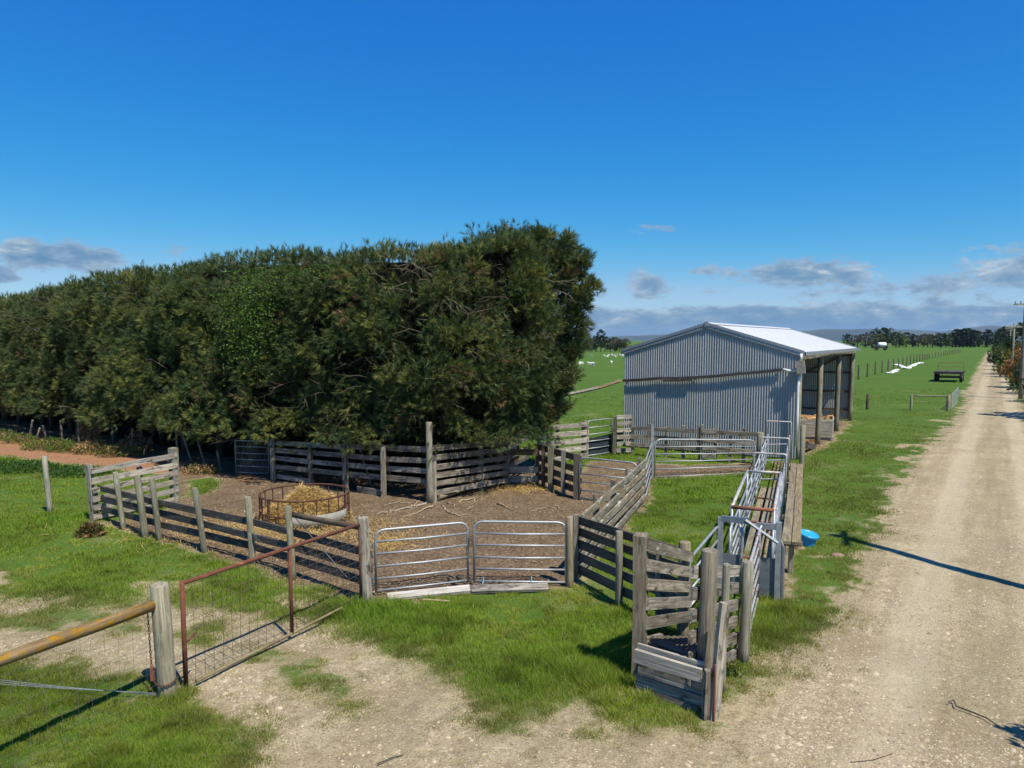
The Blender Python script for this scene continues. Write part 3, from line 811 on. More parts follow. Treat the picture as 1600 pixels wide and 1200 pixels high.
def build_hedge():
    base = Vector((-7.0, 24.0, 0))
    root = thing('pine_hedge', 'long tall clipped dark green pine shelter belt behind the yards', 'hedge', base)
    acc = Acc()
    # clumps over the front face
    k = 4200
    s = RNG.random(k) ** 1.25 * (HL - 0.2) + 0.1
    x, y, t, _, _ = fline(s)
    lowlim = 1.0 + 0.3 * (s < 11.0) + 0.30 * (fbm(s * 0.6, s * 0, o=3, seed=80) - .3)
    h = lowlim + (t - 0.15 - lowlim) * RNG.random(k)
    lump = fbm(s * 0.42, h * 0.55, o=4, seed=82) - 0.5
    c, nrm = hedge_pt(s, h, 0.22 - 1.15 * lump + 0.25 * RNG.random(k))
    gap = .5 * fbm(s * 0.75, h * 0.95, o=3, seed=85) + .5 * fbm(s * 1.9, h * 2.2, o=2, seed=86)
    keep = (gap > 0.45) & ~((np.hypot(c[:, 0] + 2.03, c[:, 1] - 17.9) < 0.62) & (h < 2.25))
    c, nrm, h, s = c[keep], nrm[keep], h[keep], s[keep]; k = len(c)
    r = 0.12 + 0.20 * RNG.random(k)
    clump_fill(acc, c, nrm, r, 12, np.array([1.0, 1.0, 0.9]), needle_cols(k, c, 1.58), nn=20, wid=.0058, nlen=.14, up=.35)
    # ragged clipped top
    k = 900
    s = RNG.random(k) ** 1.15 * HL; x, y, t, _, _ = fline(s)
    depth = RNG.random(k) ** 1.4 * 4.2
    top = t + 0.10 + 0.55 * (fbm(s * 1.1, depth * 0.9, o=3, seed=90) - 0.45) - 0.05 * depth
    c, nrm = hedge_pt(s, np.minimum(top, t * 0.9), 0.4 + depth); c[:, 2] = top - 0.25
    nrm = np.tile(np.array([0.0, -0.2, 1.0]), (k, 1))
    clump_fill(acc, c, nrm, 0.2 + 0.25 * RNG.random(k), 15, np.array([1, 1, 0.9]), needle_cols(k, c, 1.55), nn=17, wid=.0065, up=0.9)
    # upright leaders poking out of the top
    k = 150
    s = RNG.random(k) * HL; x, y, t, _, _ = fline(s)
    c, nrm = hedge_pt(s, t * 0.9, 0.5 + 1.4 * RNG.random(k)); c[:, 2] = t + 0.0
    hh = 0.08 + 0.30 * RNG.random(k) ** 2
    for j in range(4):
        p = c + np.array([0, 0, 1]) * (hh * j / 3)[:, None] + RNG.normal(size=(k, 3)) * 0.04
        V, T, C = tufts(p, np.tile([0, 0, 1.0], (k, 1)) + RNG.normal(size=(k, 3)) * 0.25, np.full(k, .14), 14, .12, .006, needle_cols(k, p, 1.1)); acc.add(V, T, C)
    # deeper sparse layer so that gaps show dim needles, not a wall
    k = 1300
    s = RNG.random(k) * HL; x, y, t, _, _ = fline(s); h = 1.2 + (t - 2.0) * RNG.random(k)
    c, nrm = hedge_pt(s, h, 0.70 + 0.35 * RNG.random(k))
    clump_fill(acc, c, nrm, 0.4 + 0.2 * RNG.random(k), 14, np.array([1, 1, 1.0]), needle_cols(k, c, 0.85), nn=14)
    acc.obj('foliage', M_['needle'], root)
    # opaque core shell; shade inside the hedge put into its near-black colour
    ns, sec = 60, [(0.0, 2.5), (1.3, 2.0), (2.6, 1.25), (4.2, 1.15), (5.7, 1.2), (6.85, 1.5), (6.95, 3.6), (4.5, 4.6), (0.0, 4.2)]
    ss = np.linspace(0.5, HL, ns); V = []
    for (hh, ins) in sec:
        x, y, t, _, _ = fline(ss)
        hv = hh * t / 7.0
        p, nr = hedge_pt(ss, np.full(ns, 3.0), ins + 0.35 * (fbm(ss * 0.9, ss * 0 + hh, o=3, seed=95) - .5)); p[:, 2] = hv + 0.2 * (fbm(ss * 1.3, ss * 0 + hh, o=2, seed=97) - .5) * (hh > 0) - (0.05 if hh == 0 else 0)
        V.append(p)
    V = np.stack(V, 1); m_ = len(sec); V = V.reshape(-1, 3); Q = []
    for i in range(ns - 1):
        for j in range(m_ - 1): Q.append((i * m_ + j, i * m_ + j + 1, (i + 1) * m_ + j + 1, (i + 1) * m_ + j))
    link('shade_core', mesh_np('shade_core', V, np.array(Q), M_['core']), root)
    # trunks standing under the skirt of the hedge
    for i in range(20):
        s_ = np.array([0.9 + i * (HL - 3) / 19 + random.uniform(-.3, .3)])
        p, nr = hedge_pt(s_, np.array([1.0]), 2.2 + random.uniform(-.2, .2))
        b = Vector((p[0, 0], p[0, 1], -0.1))
        pole(root, b, b + Vector((random.uniform(-.3, .3), random.uniform(-.2, .2), 3.0)), random.uniform(.09, .16), M_['bark'], 'trunk', n=8, taper=.8, wob=.03)
    # bleached dead branches
    spots = [(690, 430, 75, 55, 30), (720, 470, 60, 40, 20), (45, 470, 40, 45, 34), (60, 500, 60, 40, 24), (415, 480, 30, 40, 16), (470, 470, 45, 25, 10), (640, 400, 70, 40, 26),
             (300, 430, 60, 30, 12), (620, 560, 40, 60, 14), (760, 500, 50, 50, 22), (560, 640, 160, 60, 30), (250, 620, 200, 60, 24), (500, 400, 150, 30, 20), (150, 470, 120, 50, 14), (780, 560, 70, 60, 12)]
    ss = np.linspace(0, HL, 400); fx, fy, ft, _, _ = fline(ss); ratio = fx / fy
    mb = MB()
    for (px, py, rx, ry, cnt) in spots:
        for _ in range(cnt):
            qx, qy = random.gauss(px, rx * .55), random.gauss(py, ry * .55)
            i = int(np.argmin(np.abs(ratio - (qx - CX) / FPX)))
            h = hgt(fy[i] - .2, qy)
            if h < .9 or h > ft[i] + .1: continue
            p, nr = hedge_pt(np.array([ss[i]]), np.array([h]), -0.02)
            out = Vector(nr[0]); al = Vector((-out.y, out.x, 0))
            d = out * random.uniform(.3, .9) + al * random.gauss(0, .8) + Vector((0, 0, random.uniform(-.5, .7)))
            twig_tree(mb, Vector(p[0]) - out * 0.35, d, random.uniform(.35, .8), random.uniform(.005, .010), 1)
    link('dead_branches', mesh_from_mb(mb, 'dead_branches', M_['deadwood']), root)['kind'] = 'stuff'
    # broadleaf climber growing through the hedge
    lv = Acc(); k = 6500
    i = RNG.integers(0, 3, k); cx_ = np.array([418, 405, 448])[i]; cy_ = np.array([425, 500, 400])[i]
    qx, qy = RNG.normal(cx_, np.array([34, 24, 36])[i]), RNG.normal(cy_, np.array([32, 36, 16])[i])
    j = np.argmin(np.abs(ratio[None, :] - ((qx - CX) / FPX)[:, None]), 1)
    b = -(qy - CY) / FPX; h = CAM_H + (fy[j] - .3) * (b * CP - SP) / (CP + b * SP)
    h = np.minimum(h, ft[j] - .25)
    p, nr = hedge_pt(ss[j], h, -0.02 - 0.30 * RNG.random(k))
    d = unit(RNG.normal(size=(k, 3)) + nr * .8); u = unit(np.cross(d, RNG.normal(size=(k, 3)))); w = np.cross(d, u)
    sz = (0.018 + 0.024 * RNG.random(k))[:, None]
    V = np.stack([p - u * sz, p + w * sz * .7, p + u * sz, p - w * sz * .7], 1).reshape(-1, 3)
    kk = np.arange(k) * 4; T = np.concatenate([np.stack([kk, kk + 1, kk + 2], 1), np.stack([kk, kk + 2, kk + 3], 1)])
    C = np.repeat(np.array([0.085, 0.155, 0.024]) * (0.5 + 0.8 * RNG.random((k, 1))), 4, 0)
    cl = thing('climbing_vine', 'bright green broadleaf climber growing up through the pine hedge', 'vine', Vector((-8.2, 22.6, 0)))
    lv.add(V, T, C); lv.obj('leaves', M_['leaf'], cl)
    st = MB()
    for (x0, h0) in ((-8.4, 6.6), (-7.9, 6.9), (-8.1, 5.2)):
        pts = [Vector((x0 + random.uniform(-.15, .15), 22.6 + 0.05 * i, -0.05 + h0 * i / 6)) for i in range(7)]
        pts = [Vector((p.x, p.y - .1, p.z)) for p in pts]
        st.tube(pts, [.03 - .003 * i for i in range(7)], 5)
    st.build('stem', M_['bark'], cl)['kind'] = 'stuff'
    # roots running out over the yard
    for (pts, r) in [([(668, 786), (640, 792), (605, 800), (588, 804)], .03), ([(676, 790), (655, 800), (630, 806)], .022), ([(690, 790), (700, 800), (716, 806), (735, 803)], .024),
                     ([(700, 786), (712, 790), (708, 802)], .016), ([(720, 784), (742, 778), (738, 792), (730, 796)], .02), ([(780, 789), (795, 795), (806, 801)], .02),
                     ([(865, 791), (873, 796), (880, 802)], .018), ([(640, 786), (622, 784), (600, 790)], .014), ([(655, 781), (648, 788), (640, 800)], .016), ([(832, 800), (850, 796), (858, 799)], .012)]:
        w = [gp(*q) for q in pts]; mb = MB()
        fine = []
        for a, b_ in zip(w, w[1:]):
            for t in range(5): fine.append(a.lerp(b_, t / 5) + Vector((random.gauss(0, .03), random.gauss(0, .03), random.uniform(.0, .03))))
        fine.append(w[-1]); fine = [Vector((p.x, p.y, float(relief(np.array([p.x]), np.array([p.y]))[0]) + p.z + .005)) for p in fine]
        mb.tube(fine, [r * (1 - .75 * i / len(fine)) for i in range(len(fine))], 6).build('root', M_['root'], root, smooth=True)

def mesh_from_mb(mb, name, mat):
    me = bpy.data.meshes.new(name); me.from_pydata(mb.v, [], mb.f); me.update(); me.materials.append(mat); return me

def build_end_tree():
    c0 = Vector((-0.1, 21.9, 0))
    root = thing('pine_tree', 'dark green pine with upswept side branches at the open end of the shelter belt', 'tree', c0)
    trunk = [Vector((c0.x + .12 * math.sin(i), c0.y + .1 * math.cos(i * 1.3), i * 0.75 - .1)) for i in range(11)]
    MB().tube(trunk, [.26 - .021 * i for i in range(11)], 10).build('trunk', M_['bark'], root, smooth=True)
    acc = Acc(); limbs = MB()
    def arm(p, d, L, r, rc, n):
        pts = [p]; dd = d.normalized(); q = p
        for i in range(n):
            dd = (dd + Vector((random.gauss(0, .05), random.gauss(0, .05), .07))).normalized(); q = q + dd * L / n; pts.append(q)
        limbs.tube(pts, [r * (1 - .8 * i / n) for i in range(n + 1)], 6)
        pt = np.array([tuple(v) for v in pts[max(1, n // 3):]]); dr = np.tile(np.array(tuple(dd)), (len(pt), 1))
        return pt, dr
    cs, ns, tc, tn = [], [], [], []
    for i in range(150):
        h = 1.0 + 5.6 * random.random(); a = random.uniform(0, 6.283)
        d = Vector((math.cos(a), math.sin(a), random.uniform(.05, .6)))
        prof = np.interp(h, [0.9, 2, 3.2, 4.5, 5.6, 6.3, 6.8], [1.9, 2.1, 2.2, 2.25, 1.9, 1.2, .6])
        prof *= 1.0 if d.x < .3 else np.interp(h, [0.9, 3, 4, 6.5, 7.6], [.72, .62, .62, .66, .85])
        p, dr = arm(Vector((c0.x, c0.y, h)), d, prof * random.uniform(.75, 1.05), .05, .4, 6)
        cs.append(p); ns.append(dr)
    # the upswept limbs that reach out past the end
    for (h, L, dz, dy) in ((4.7, 2.55, .30, -.25), (4.1, 2.65, .12, -.15), (5.2, 2.3, .28, .1), (5.4, 2.1, .38, -.3), (5.8, 1.5, .55, -.1), (3.6, 2.4, .18, -.35), (3.3, 2.3, .10, .1), (4.4, 2.5, .2, .2),
                           (6.0, 1.2, .8, .2), (5.9, 1.3, .7, -.5), (2.6, 2.0, .05, -.3), (1.9, 1.75, .05, -.1), (2.2, 1.9, .0, -.6), (1.3, 1.6, 0, -.4), (3.0, 2.2, .05, -.2), (4.9, 2.3, .2, -.5)):
        for rep in range(2):
            L *= 1.09
            p, dr = arm(Vector((c0.x, c0.y, h + rep * .12)), Vector((1, dy + rep * .22, dz)), L * (1 - .1 * rep), .055, .3, 10); tc.append(p); tn.append(dr)
            for q in range(2): tc.append(p[-5:] + RNG.normal(size=p[-5:].shape) * .08); tn.append(dr[-5:])
    c = np.concatenate(cs); n = np.concatenate(ns); k = len(c)
    clump_fill(acc, c + RNG.normal(size=c.shape) * .10, n, 0.22 + 0.24 * RNG.random(k), 17, np.array([1, 1, .8]), needle_cols(k, c, 1.35), nn=18, wid=.0062, up=.5)
    c = np.concatenate(tc); n = np.concatenate(tn); k = len(c)
    clump_fill(acc, c, n, 0.10 + 0.14 * RNG.random(k), 15, np.array([1, 1, .8]), needle_cols(k, c, 1.35), nn=18, wid=.0062, up=.4)
    acc.obj('foliage', M_['needle'], root)
    limbs.build('limb', M_['bark'], root)
    mb = MB()
    for i in range(40):
        a = random.uniform(3.2, 6.0); h = random.uniform(2.5, 6.4)
        p = Vector((c0.x + 1.7 * math.cos(a), c0.y + 1.7 * math.sin(a), h))
        twig_tree(mb, p, Vector((math.cos(a), math.sin(a), random.uniform(-.4, .5))), random.uniform(.35, .7), .008, 1)
    mb.build('dead_branches', M_['deadwood'], root)['kind'] = 'stuff'
build_hedge()
build_end_tree()
# ---------------------------------------------------------------- fences and gates
Z = Vector((0, 0, 1))
def at(p, h): return Vector((p[0], p[1], h))
def side(a, b):
    d = (Vector((b[0], b[1], 0)) - Vector((a[0], a[1], 0))).normalized(); return Vector((d.y, -d.x, 0))
def rails(root, pts, tops, w, t, mat, off, over=0.06, sp=2, jit=0.012, ends=None):
    """boards along a run of ground points; tops: heights of the board centres (number, or pair start/end)"""
    n = len(pts) - 1
    cum = [0]
    for a, b in zip(pts, pts[1:]): cum.append(cum[-1] + (Vector(b[:2]) - Vector(a[:2])).length)
    for hk in tops:
        h0, h1 = (hk, hk) if not isinstance(hk, tuple) else hk
        i = 0; first = random.choice((1, sp)) if n > 1 else 1
        step = first
        while i < n:
            j = min(n, i + step); step = sp
            a, b = Vector(pts[i][:2] + (0,)) if isinstance(pts[i], tuple) else Vector((pts[i][0], pts[i][1], 0)), Vector((pts[j][0], pts[j][1], 0))
            s = side(a, b) * off; d = (b - a).normalized()
            e0 = over if i == 0 else -0.004; e1 = over if j == n else -0.004
            ha = h0 + (h1 - h0) * cum[i] / cum[-1] + random.uniform(-jit, jit); hb = h0 + (h1 - h0) * cum[j] / cum[-1] + random.uniform(-jit, jit)
            plank(root, at(a - d * e0 + s, ha), at(b + d * e1 + s, hb), w * random.uniform(.93, 1.05), t, mat if not callable(mat) else mat())
            i = j
def gate(name, label, A, B, hA, hB, nb, mat, lift=0.08, r=0.021, cat='gate', corner=0.16, group=None, rb=None, levels=None, top=None):
    """tubular farm gate from ground point A to B with nb rails under the top rail"""
    A, B = Vector((A[0], A[1], 0)), Vector((B[0], B[1], 0))
    root = thing(name, label, cat, A, group)
    ring = bend_round([at(A, lift), at(A, hA), at(B, hB), at(B, lift)], corner)
    MB().tube(ring, r, 8).build('frame', mat, root, smooth=True)
    rb = rb or r * 0.82
    for i in range(nb):
        f = levels[i] if levels else i / nb
        f += random.uniform(-.006, .006)
        p = at(A, lift + (hA - lift) * f + 0.01); q = at(B, lift + (hB - lift) * f + 0.01)
        MB().tube([p, p.lerp(q, .5) - Z * random.uniform(0, .012), q], rb, 7).build('rail', mat, root, smooth=True)
    return root
def hinge(root, p, mat):
    MB().tube([p - Z * .04, p + Z * .04], .026, 8).build('hinge', mat, root)

def mesh_panel(name, root, A, B, h0, h1, nx, nz, r, mat, h0b=None, h1b=None, jit=0.006):
    A, B = Vector((A[0], A[1], 0)), Vector((B[0], B[1], 0)); m = MB()
    h0b = h0 if h0b is None else h0b; h1b = h1 if h1b is None else h1b
    nrm = side(A, B)
    J = lambda: nrm * random.uniform(-jit, jit)
    for i in range(nx + 1):
        f = i / nx; p = A.lerp(B, f)
        lo, hi = h0 + (h0b - h0) * f, h1 + (h1b - h1) * f
        m.tube([at(p, lo + (hi - lo) * k / 3) + J() for k in range(4)], r, 3, caps=False)
    for k in range(nz + 1):
        g = k / nz
        m.tube([at(A.lerp(B, q / 6), (h0 + (h1 - h0) * g) * (1 - q / 6) + (h0b + (h1b - h0b) * g) * q / 6) + J() + Z * random.uniform(-jit, jit) for q in range(7)], r, 3, caps=False)
    return m.build(name, mat, root)

# 1. strainer post, lichen rail and netting fence in the left foreground
def left_foreground():
    P = gp(263, 1089); d = Vector((-0.44, -0.9, 0)).normalized()
    t = thing('netting_fence', 'wire netting fence with an orange lichened top pole and a thick gatepost', 'fence', P)
    pole(t, P - Z * .15, P + Vector((-.045, 0, 1.30)), .105, M_['strainer'], 'gatepost', n=14, taper=.97, wob=.004)
    E = P + d * 3.2
    pole(t, P + d * 0.03 + Vector((-.08, -.05, 1.10)), E + Z * 1.12, .062, M_['lichen'], 'top_rail', n=10, taper=.95, wob=.02, segs=9)
    pole(t, E - Z * .15, E + Z * 1.2, .08, M_['strainer'], 'post')
    mesh_panel('wire_netting', t, P + d * .1, E, .06, .98, 20, 6, .0017, M_['wire'], jit=.012)
    m = MB()
    for k in range(3):
        a = P + Vector((-.10, -.06, .05 + .012 * k)); b = gp(-40, 1058 + 4 * k, .14)
        m.tube([a, a.lerp(b, .5) - Z * .01, b], .003, 5, caps=False)
    m.build('tie_wire', M_['galv'], t)
    # rusty chain hung from the post
    c = thing('gate_chain', 'rusty chain looped round the thick gatepost', 'chain', P + Vector((0, 0, .2)))
    mb = MB(); a0 = []
    for i in range(22):
        f = i / 21; ang = math.pi * (1.02 + 1.0 * f)
        a0.append(P + Vector((-.01 + .122 * math.cos(ang), .122 * math.sin(ang), .235 - .05 * math.sin(math.pi * f))))
    drop = [P + Vector((-.16, -.06, .98 - .75 * i / 20)) + Vector((.02 * i / 20, 0, 0)) for i in range(21)]
    for seq in (a0, drop):
        for i in range(len(seq) - 1):
            u = seq[i + 1] - seq[i]; w = (u.cross(Z) if abs(u.normalized().z) < .8 else u.cross(Vector((0, 1, 0)))).normalized()
            w = w if i % 2 else u.cross(w).normalized()
            ctr = (seq[i] + seq[i + 1]) / 2; L = u.length * .72
            un = u.normalized()
            mb.tube([ctr + un * L * math.cos(q) + w * .011 * math.sin(q) for q in (0, 1.05, 2.1, 3.14, 4.2, 5.24)], .0042, 4, closed=True)
    mb.build('links', M_['rust'], c)
    mb = MB(); mb.box(P + Vector((-.138, -.06, .30)), (.035, .035, .16)); mb.build('latch', M_['rustbar'], c)
left_foreground()

# 2. red pipe gate
def red_gate():
    A = gp(291, 1079); B = gp(565, 944)
    h = 1.26
    t = thing('pipe_gate', 'open rusty red pipe gate filled with wire mesh', 'gate', A)
    s = side(A, B)
    lo0, lo1 = .02, .12
    MB().tube([at(A, h), at(B, 1.24)], .026, 10).build('top_rail', M_['redpipe'], t, smooth=True)
    MB().tube([at(A, 0.01), at(A, h + .02)], .027, 10).build('stile', M_['redpipe'], t, smooth=True)
    MB().tube([at(B, -0.02), at(B, 1.27)], .030, 10).build('stile', M_['redpipe'], t, smooth=True)
    m = A.lerp(B, .535)
    MB().tube([at(m, .06), at(m, 1.25)], .024, 10).build('stile', M_['redpipe'], t, smooth=True)
    pole(t, at(A.lerp(B, .04), .05), at(A.lerp(B, .86), .10), .022, M_['plankwalk'], 'bottom_rail', n=8, wob=.012, segs=8)
    mesh_panel('wire_mesh', t, A, B, .05, 1.22, 23, 11, .003, M_['wirer'], jit=.01)
    m2 = MB()
    for i in range(20):
        p = A.lerp(B, .03 + i * .045); q = A.lerp(B, min(.98, .03 + i * .045 + .12))
        m2.tube([at(p, .36), at(q, .05)], .0028, 3, caps=False)
    m2.build('mesh_patch', M_['wirer'], t)
    MB().tube([at(A, .55), at(A, .55) + (B - A).normalized() * .2 + s * -.05 + Z * .05], .014, 6).build('latch', M_['redpipe'], t)
    m3 = MB(); a = at(gp(482, 832), 0)
    # strainer at the hinge
red_gate()

# 3. front left board fence
def front_left_fence():
    tops = {'H': (458, 905, 1.25, -.05), 'G': (395, 882, 1.23, -.06), 'F': (320, 864, 1.25, -.14), 'E': (250, 844, 1.25, -.12), 'D': (228, 840, 1.28, -.13), 'C': (194, 829, 1.25, -.13)}
    I = gp(575, 943); Bc = gp(147, 816)
    t = thing('board_fence', 'low three board fence with round posts between strainer and corner panel', 'fence', I)
    pts = [I]
    pole(t, I - Z * .2, I + Vector((-.05, 0, 1.34)), .085, M_['pale'], 'strainer_post', n=12, wob=.004)
    for k in 'HGFEDC':
        x, y, h, ln = tops[k]; b = gp(x, y); pts.append(b)
        post_at(t, b, h, .058 if k != 'D' else .07, M_['post'], (ln, 0))
    pts.append(Bc)
    b2 = gp(151, 813); post_at(t, b2, .62, .05, M_['grey'])
    pp = [I, gp(458, 905), gp(395, 882), gp(320, 864), gp(239, 842), gp(150, 815)]
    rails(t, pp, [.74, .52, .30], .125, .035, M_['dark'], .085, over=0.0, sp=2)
    pole(t, gp(458, 905) + Vector((0, .05, 1.10)), I + Vector((-.06, .06, 1.16)), .05, M_['brown'], 'top_pole', n=9, wob=.012)
    m = MB(); a = gp(458, 905); 
    m.tube([a + Vector((-.03, .07, 1.12)), I.lerp(a, .25) + Vector((0, -.02, .32))], .006, 5, caps=False); m.build('brace_wire', M_['wire'], t)
    # corner wing of pale boards
    J = gp(274, 791)
    w = thing('stub_fence', 'short pale six board panel closing the corner of the dirt yard', 'fence', Bc)
    post_at(w, Bc, 1.28, .055, M_['grey'], (-.06, 0), square=True); post_at(w, J, 1.42, .085, M_['post'], (0, 0), square=True)
    post_at(w, Bc.lerp(J, .55), 1.08, .045, M_['grey'], (0, .04), square=True)
    rails(w, [Bc, J], [(1.15, 1.26), (.92, 1.02), (.72, .82), (.52, .61), (.33, .40), (.12, .19)], .125, .03, M_['pale'], .075, over=.04)
    L = gp(79, 801)
    s = thing('fence_post', 'lone weathered round post standing in the grass by the corner panel', 'post', L)
    post_at(s, L, 1.33, .062, M_['strainer'], (-.08, 0))
front_left_fence()

# 4. pair of galvanised gates and timbers under them
def front_gates():
    A, M1, M2, B = gp(588, 930), gp(731, 913), gp(741, 914), gp(884, 916)
    g = gate('farm_gate', 'galvanised five rail gate hung beside the pale strainer post', A, M1, 1.04, 1.04, 5, M_['galv'], lift=.06)
    hinge(g, at(A, .25) + Vector((-.04, 0, 0)), M_['galvd']); hinge(g, at(A, .8) + Vector((-.04, 0, 0)), M_['galvd'])
    g2 = gate('farm_gate', 'galvanised five rail gate hung beside the brown round post', M2, B, 1.06, 1.06, 5, M_['galv'], lift=.06)
    hinge(g2, at(B, .2) + Vector((.05, 0, 0)), M_['galvd']); hinge(g2, at(B, .85) + Vector((.05, 0, 0)), M_['galvd'])
    ch = thing('gate_latch', 'rusty chain latch between the two galvanised gates', 'chain', at(M1, .6))
    mb = MB(); c = at((M1 + M2) / 2, .78)
    for i in range(6):
        q = c + Vector((0, -.03, -.035 * i + .05)); mb.tube([q + Vector((.03 * math.cos(a), 0, .022 * math.sin(a))) for a in (0, 1, 2, 3, 4, 5)], .006, 4, closed=True)
    mb.build('links', M_['rust'], ch)
    a, b = gp(606, 938), gp(734, 926)
    o = plank(None, a + Z * .05, b + Z * .06, .17, .05, M_['crate'], 'plank', up=Vector((0, 1, .25)).normalized()); tag(o, 'splintered pale plank lying on the ground under the galvanised gates', 'plank')
    a, b = gp(736, 927), gp(857, 923)
    o = plank(None, a + Z * .06, b + Z * .06, .17, .05, M_['grey'], 'plank', up=Vector((0, 1, .3)).normalized()); tag(o, 'straight grey plank tied under the gate beside the brown post', 'plank')
    for p, lbl in (((755, 918), 'blue twine tie near the meeting of the two gates'), ((830, 917), 'blue twine tie near the brown post side of the gate')):
        q = gp(*p); m = MB(); m.tube([q + Vector((0, -.03, .0)), q + Vector((.01, -.07, .10)), q + Vector((0, -.02, .18)), q + Vector((-.01, .02, .1)), q + Vector((0, -.03, .0))], .008, 5)
        o = m.build('twine_tie', M_['rope'], at_origin=q); tag(o, lbl, 'twine')
    a, b = gp(657, 940), gp(703, 943)
    o = pole(None, a + Z * .03, b + Z * .03, .02, M_['root'], 'stick', n=7); tag(o, 'short pale stick on the ground by the splintered plank', 'stick')
    a, b = gp(700, 908), gp(722, 921)
    o = pole(None, a + Z * .04, b + Z * .04, .022, M_['brown'], 'stick', n=7); tag(o, 'dark stick lying behind the splintered plank', 'stick')
    P = gp(891, 916)
    t = thing('gate_post', 'brown round post between the galvanised gate and the dark boards', 'post', P)
    post_at(t, P, 1.16, .065, M_['bigpost'], (-.03, 0))
front_gates()

# 5. dark board fence from the gate post to the loading ramp
P900, P968, PIL = Vector((1.08, 12.05, 0)), Vector((1.62, 10.9, 0)), Vector((2.30, 9.6, 0))
def front_right_fence():
    t = thing('board_fence', 'dark five board fence between the galvanised gates and the loading ramp', 'fence', P900)
    post_at(t, P900, 1.10, .045, M_['grey'], square=True)
    post_at(t, P968 + Vector((0, -.09, 0)), 1.15, .062, M_['post'], (-.02, 0))
    post_at(t, P968.lerp(PIL, .62) + Vector((.03, .02, 0)), 1.12, .04, M_['grey'], square=True)
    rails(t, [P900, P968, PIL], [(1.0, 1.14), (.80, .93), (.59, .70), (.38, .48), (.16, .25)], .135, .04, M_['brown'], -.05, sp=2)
front_right_fence()

# 6. slanting lichened fence up the middle, then a steel panel
Q0, Q1 = Vector((1.16, 12.15, 0)), Vector((3.22, 17.8, 0)); Q2 = gp(1018, 747)
def middle_fence():
    t = thing('board_fence', 'long lichen flecked five board fence running from the front gates towards the shed', 'fence', Q0)
    pts = [Q0.lerp(Q1, k / 4) for k in range(5)]
    for k, p in enumerate(pts):
        post_at(t, p + Vector((-.09, .04, 0)), 1.12 if k else 1.05, .055, M_['grey'], square=(k % 2 == 0))
    rails(t, pts, [1.02, .81, .60, .39, .17], .128, .045, M_['mossy'], .035, sp=2, over=.05)
    g = gate('hurdle_gate', 'narrow galvanised panel joining the lichened fence to the tall steel post', Q1 + Vector((.06, .1, 0)), Q2 + Vector((-.04, -.12, 0)), 1.02, 1.02, 4, M_['galv'], lift=.08, corner=.08)
    p = thing('steel_post', 'tall galvanised square post standing free of the timber fences', 'post', Q2)
    m = MB(); m.box(Q2 + Z * .76, (.075, .075, 1.60)); m.build('post', M_['galv'], p)
    MB().box(Q2 + Z * 1.566, (.082, .082, .012)).build('cap', M_['galvd'], p)
    hinge(p, Q2 + Vector((.05, 0, 1.0)), M_['galvd']); hinge(p, Q2 + Vector((.05, 0, .3)), M_['galvd'])
    B = gp(1178, 740)
    gate('farm_gate', 'wide galvanised gate between the tall steel post and the race', Q2 + Vector((.09, 0, 0)), B, 1.14, 1.02, 5, M_['galv'], lift=.03, corner=.2)
middle_fence()

# 7. dark bay, gate and boards at the back of the dirt yard
def back_bay():
    pts = [gp(861, 766), gp(880, 773), gp(901, 781)]
    t = thing('board_fence', 'short dark brown four board fence at the mouth of the inner pen', 'fence', pts[2])
    post_at(t, pts[0], 1.22, .075, M_['post'], square=True); post_at(t, pts[1], 1.18, .055, M_['post'], square=True); post_at(t, pts[2], 1.18, .075, M_['brown'], square=True)
    a0 = gp(838, 757)
    rails(t, [a0] + pts, [1.04, .75, .48, .22], .17, .045, M_['brown'], -.08, sp=3)
    post_at(t, a0.lerp(pts[0], .5) + Vector((0, .1, 0)), 1.1, .05, M_['brown'], square=True)
    A = gp(902, 782) + Vector((.05, -.03, 0)); B = Vector((3.02, 17.45, 0))
    gate('farm_gate', 'dull galvanised gate beside the dark brown boards of the inner pen', A, B, 1.10, 1.06, 5, M_['galvd'], lift=.06, corner=.2)
back_bay()

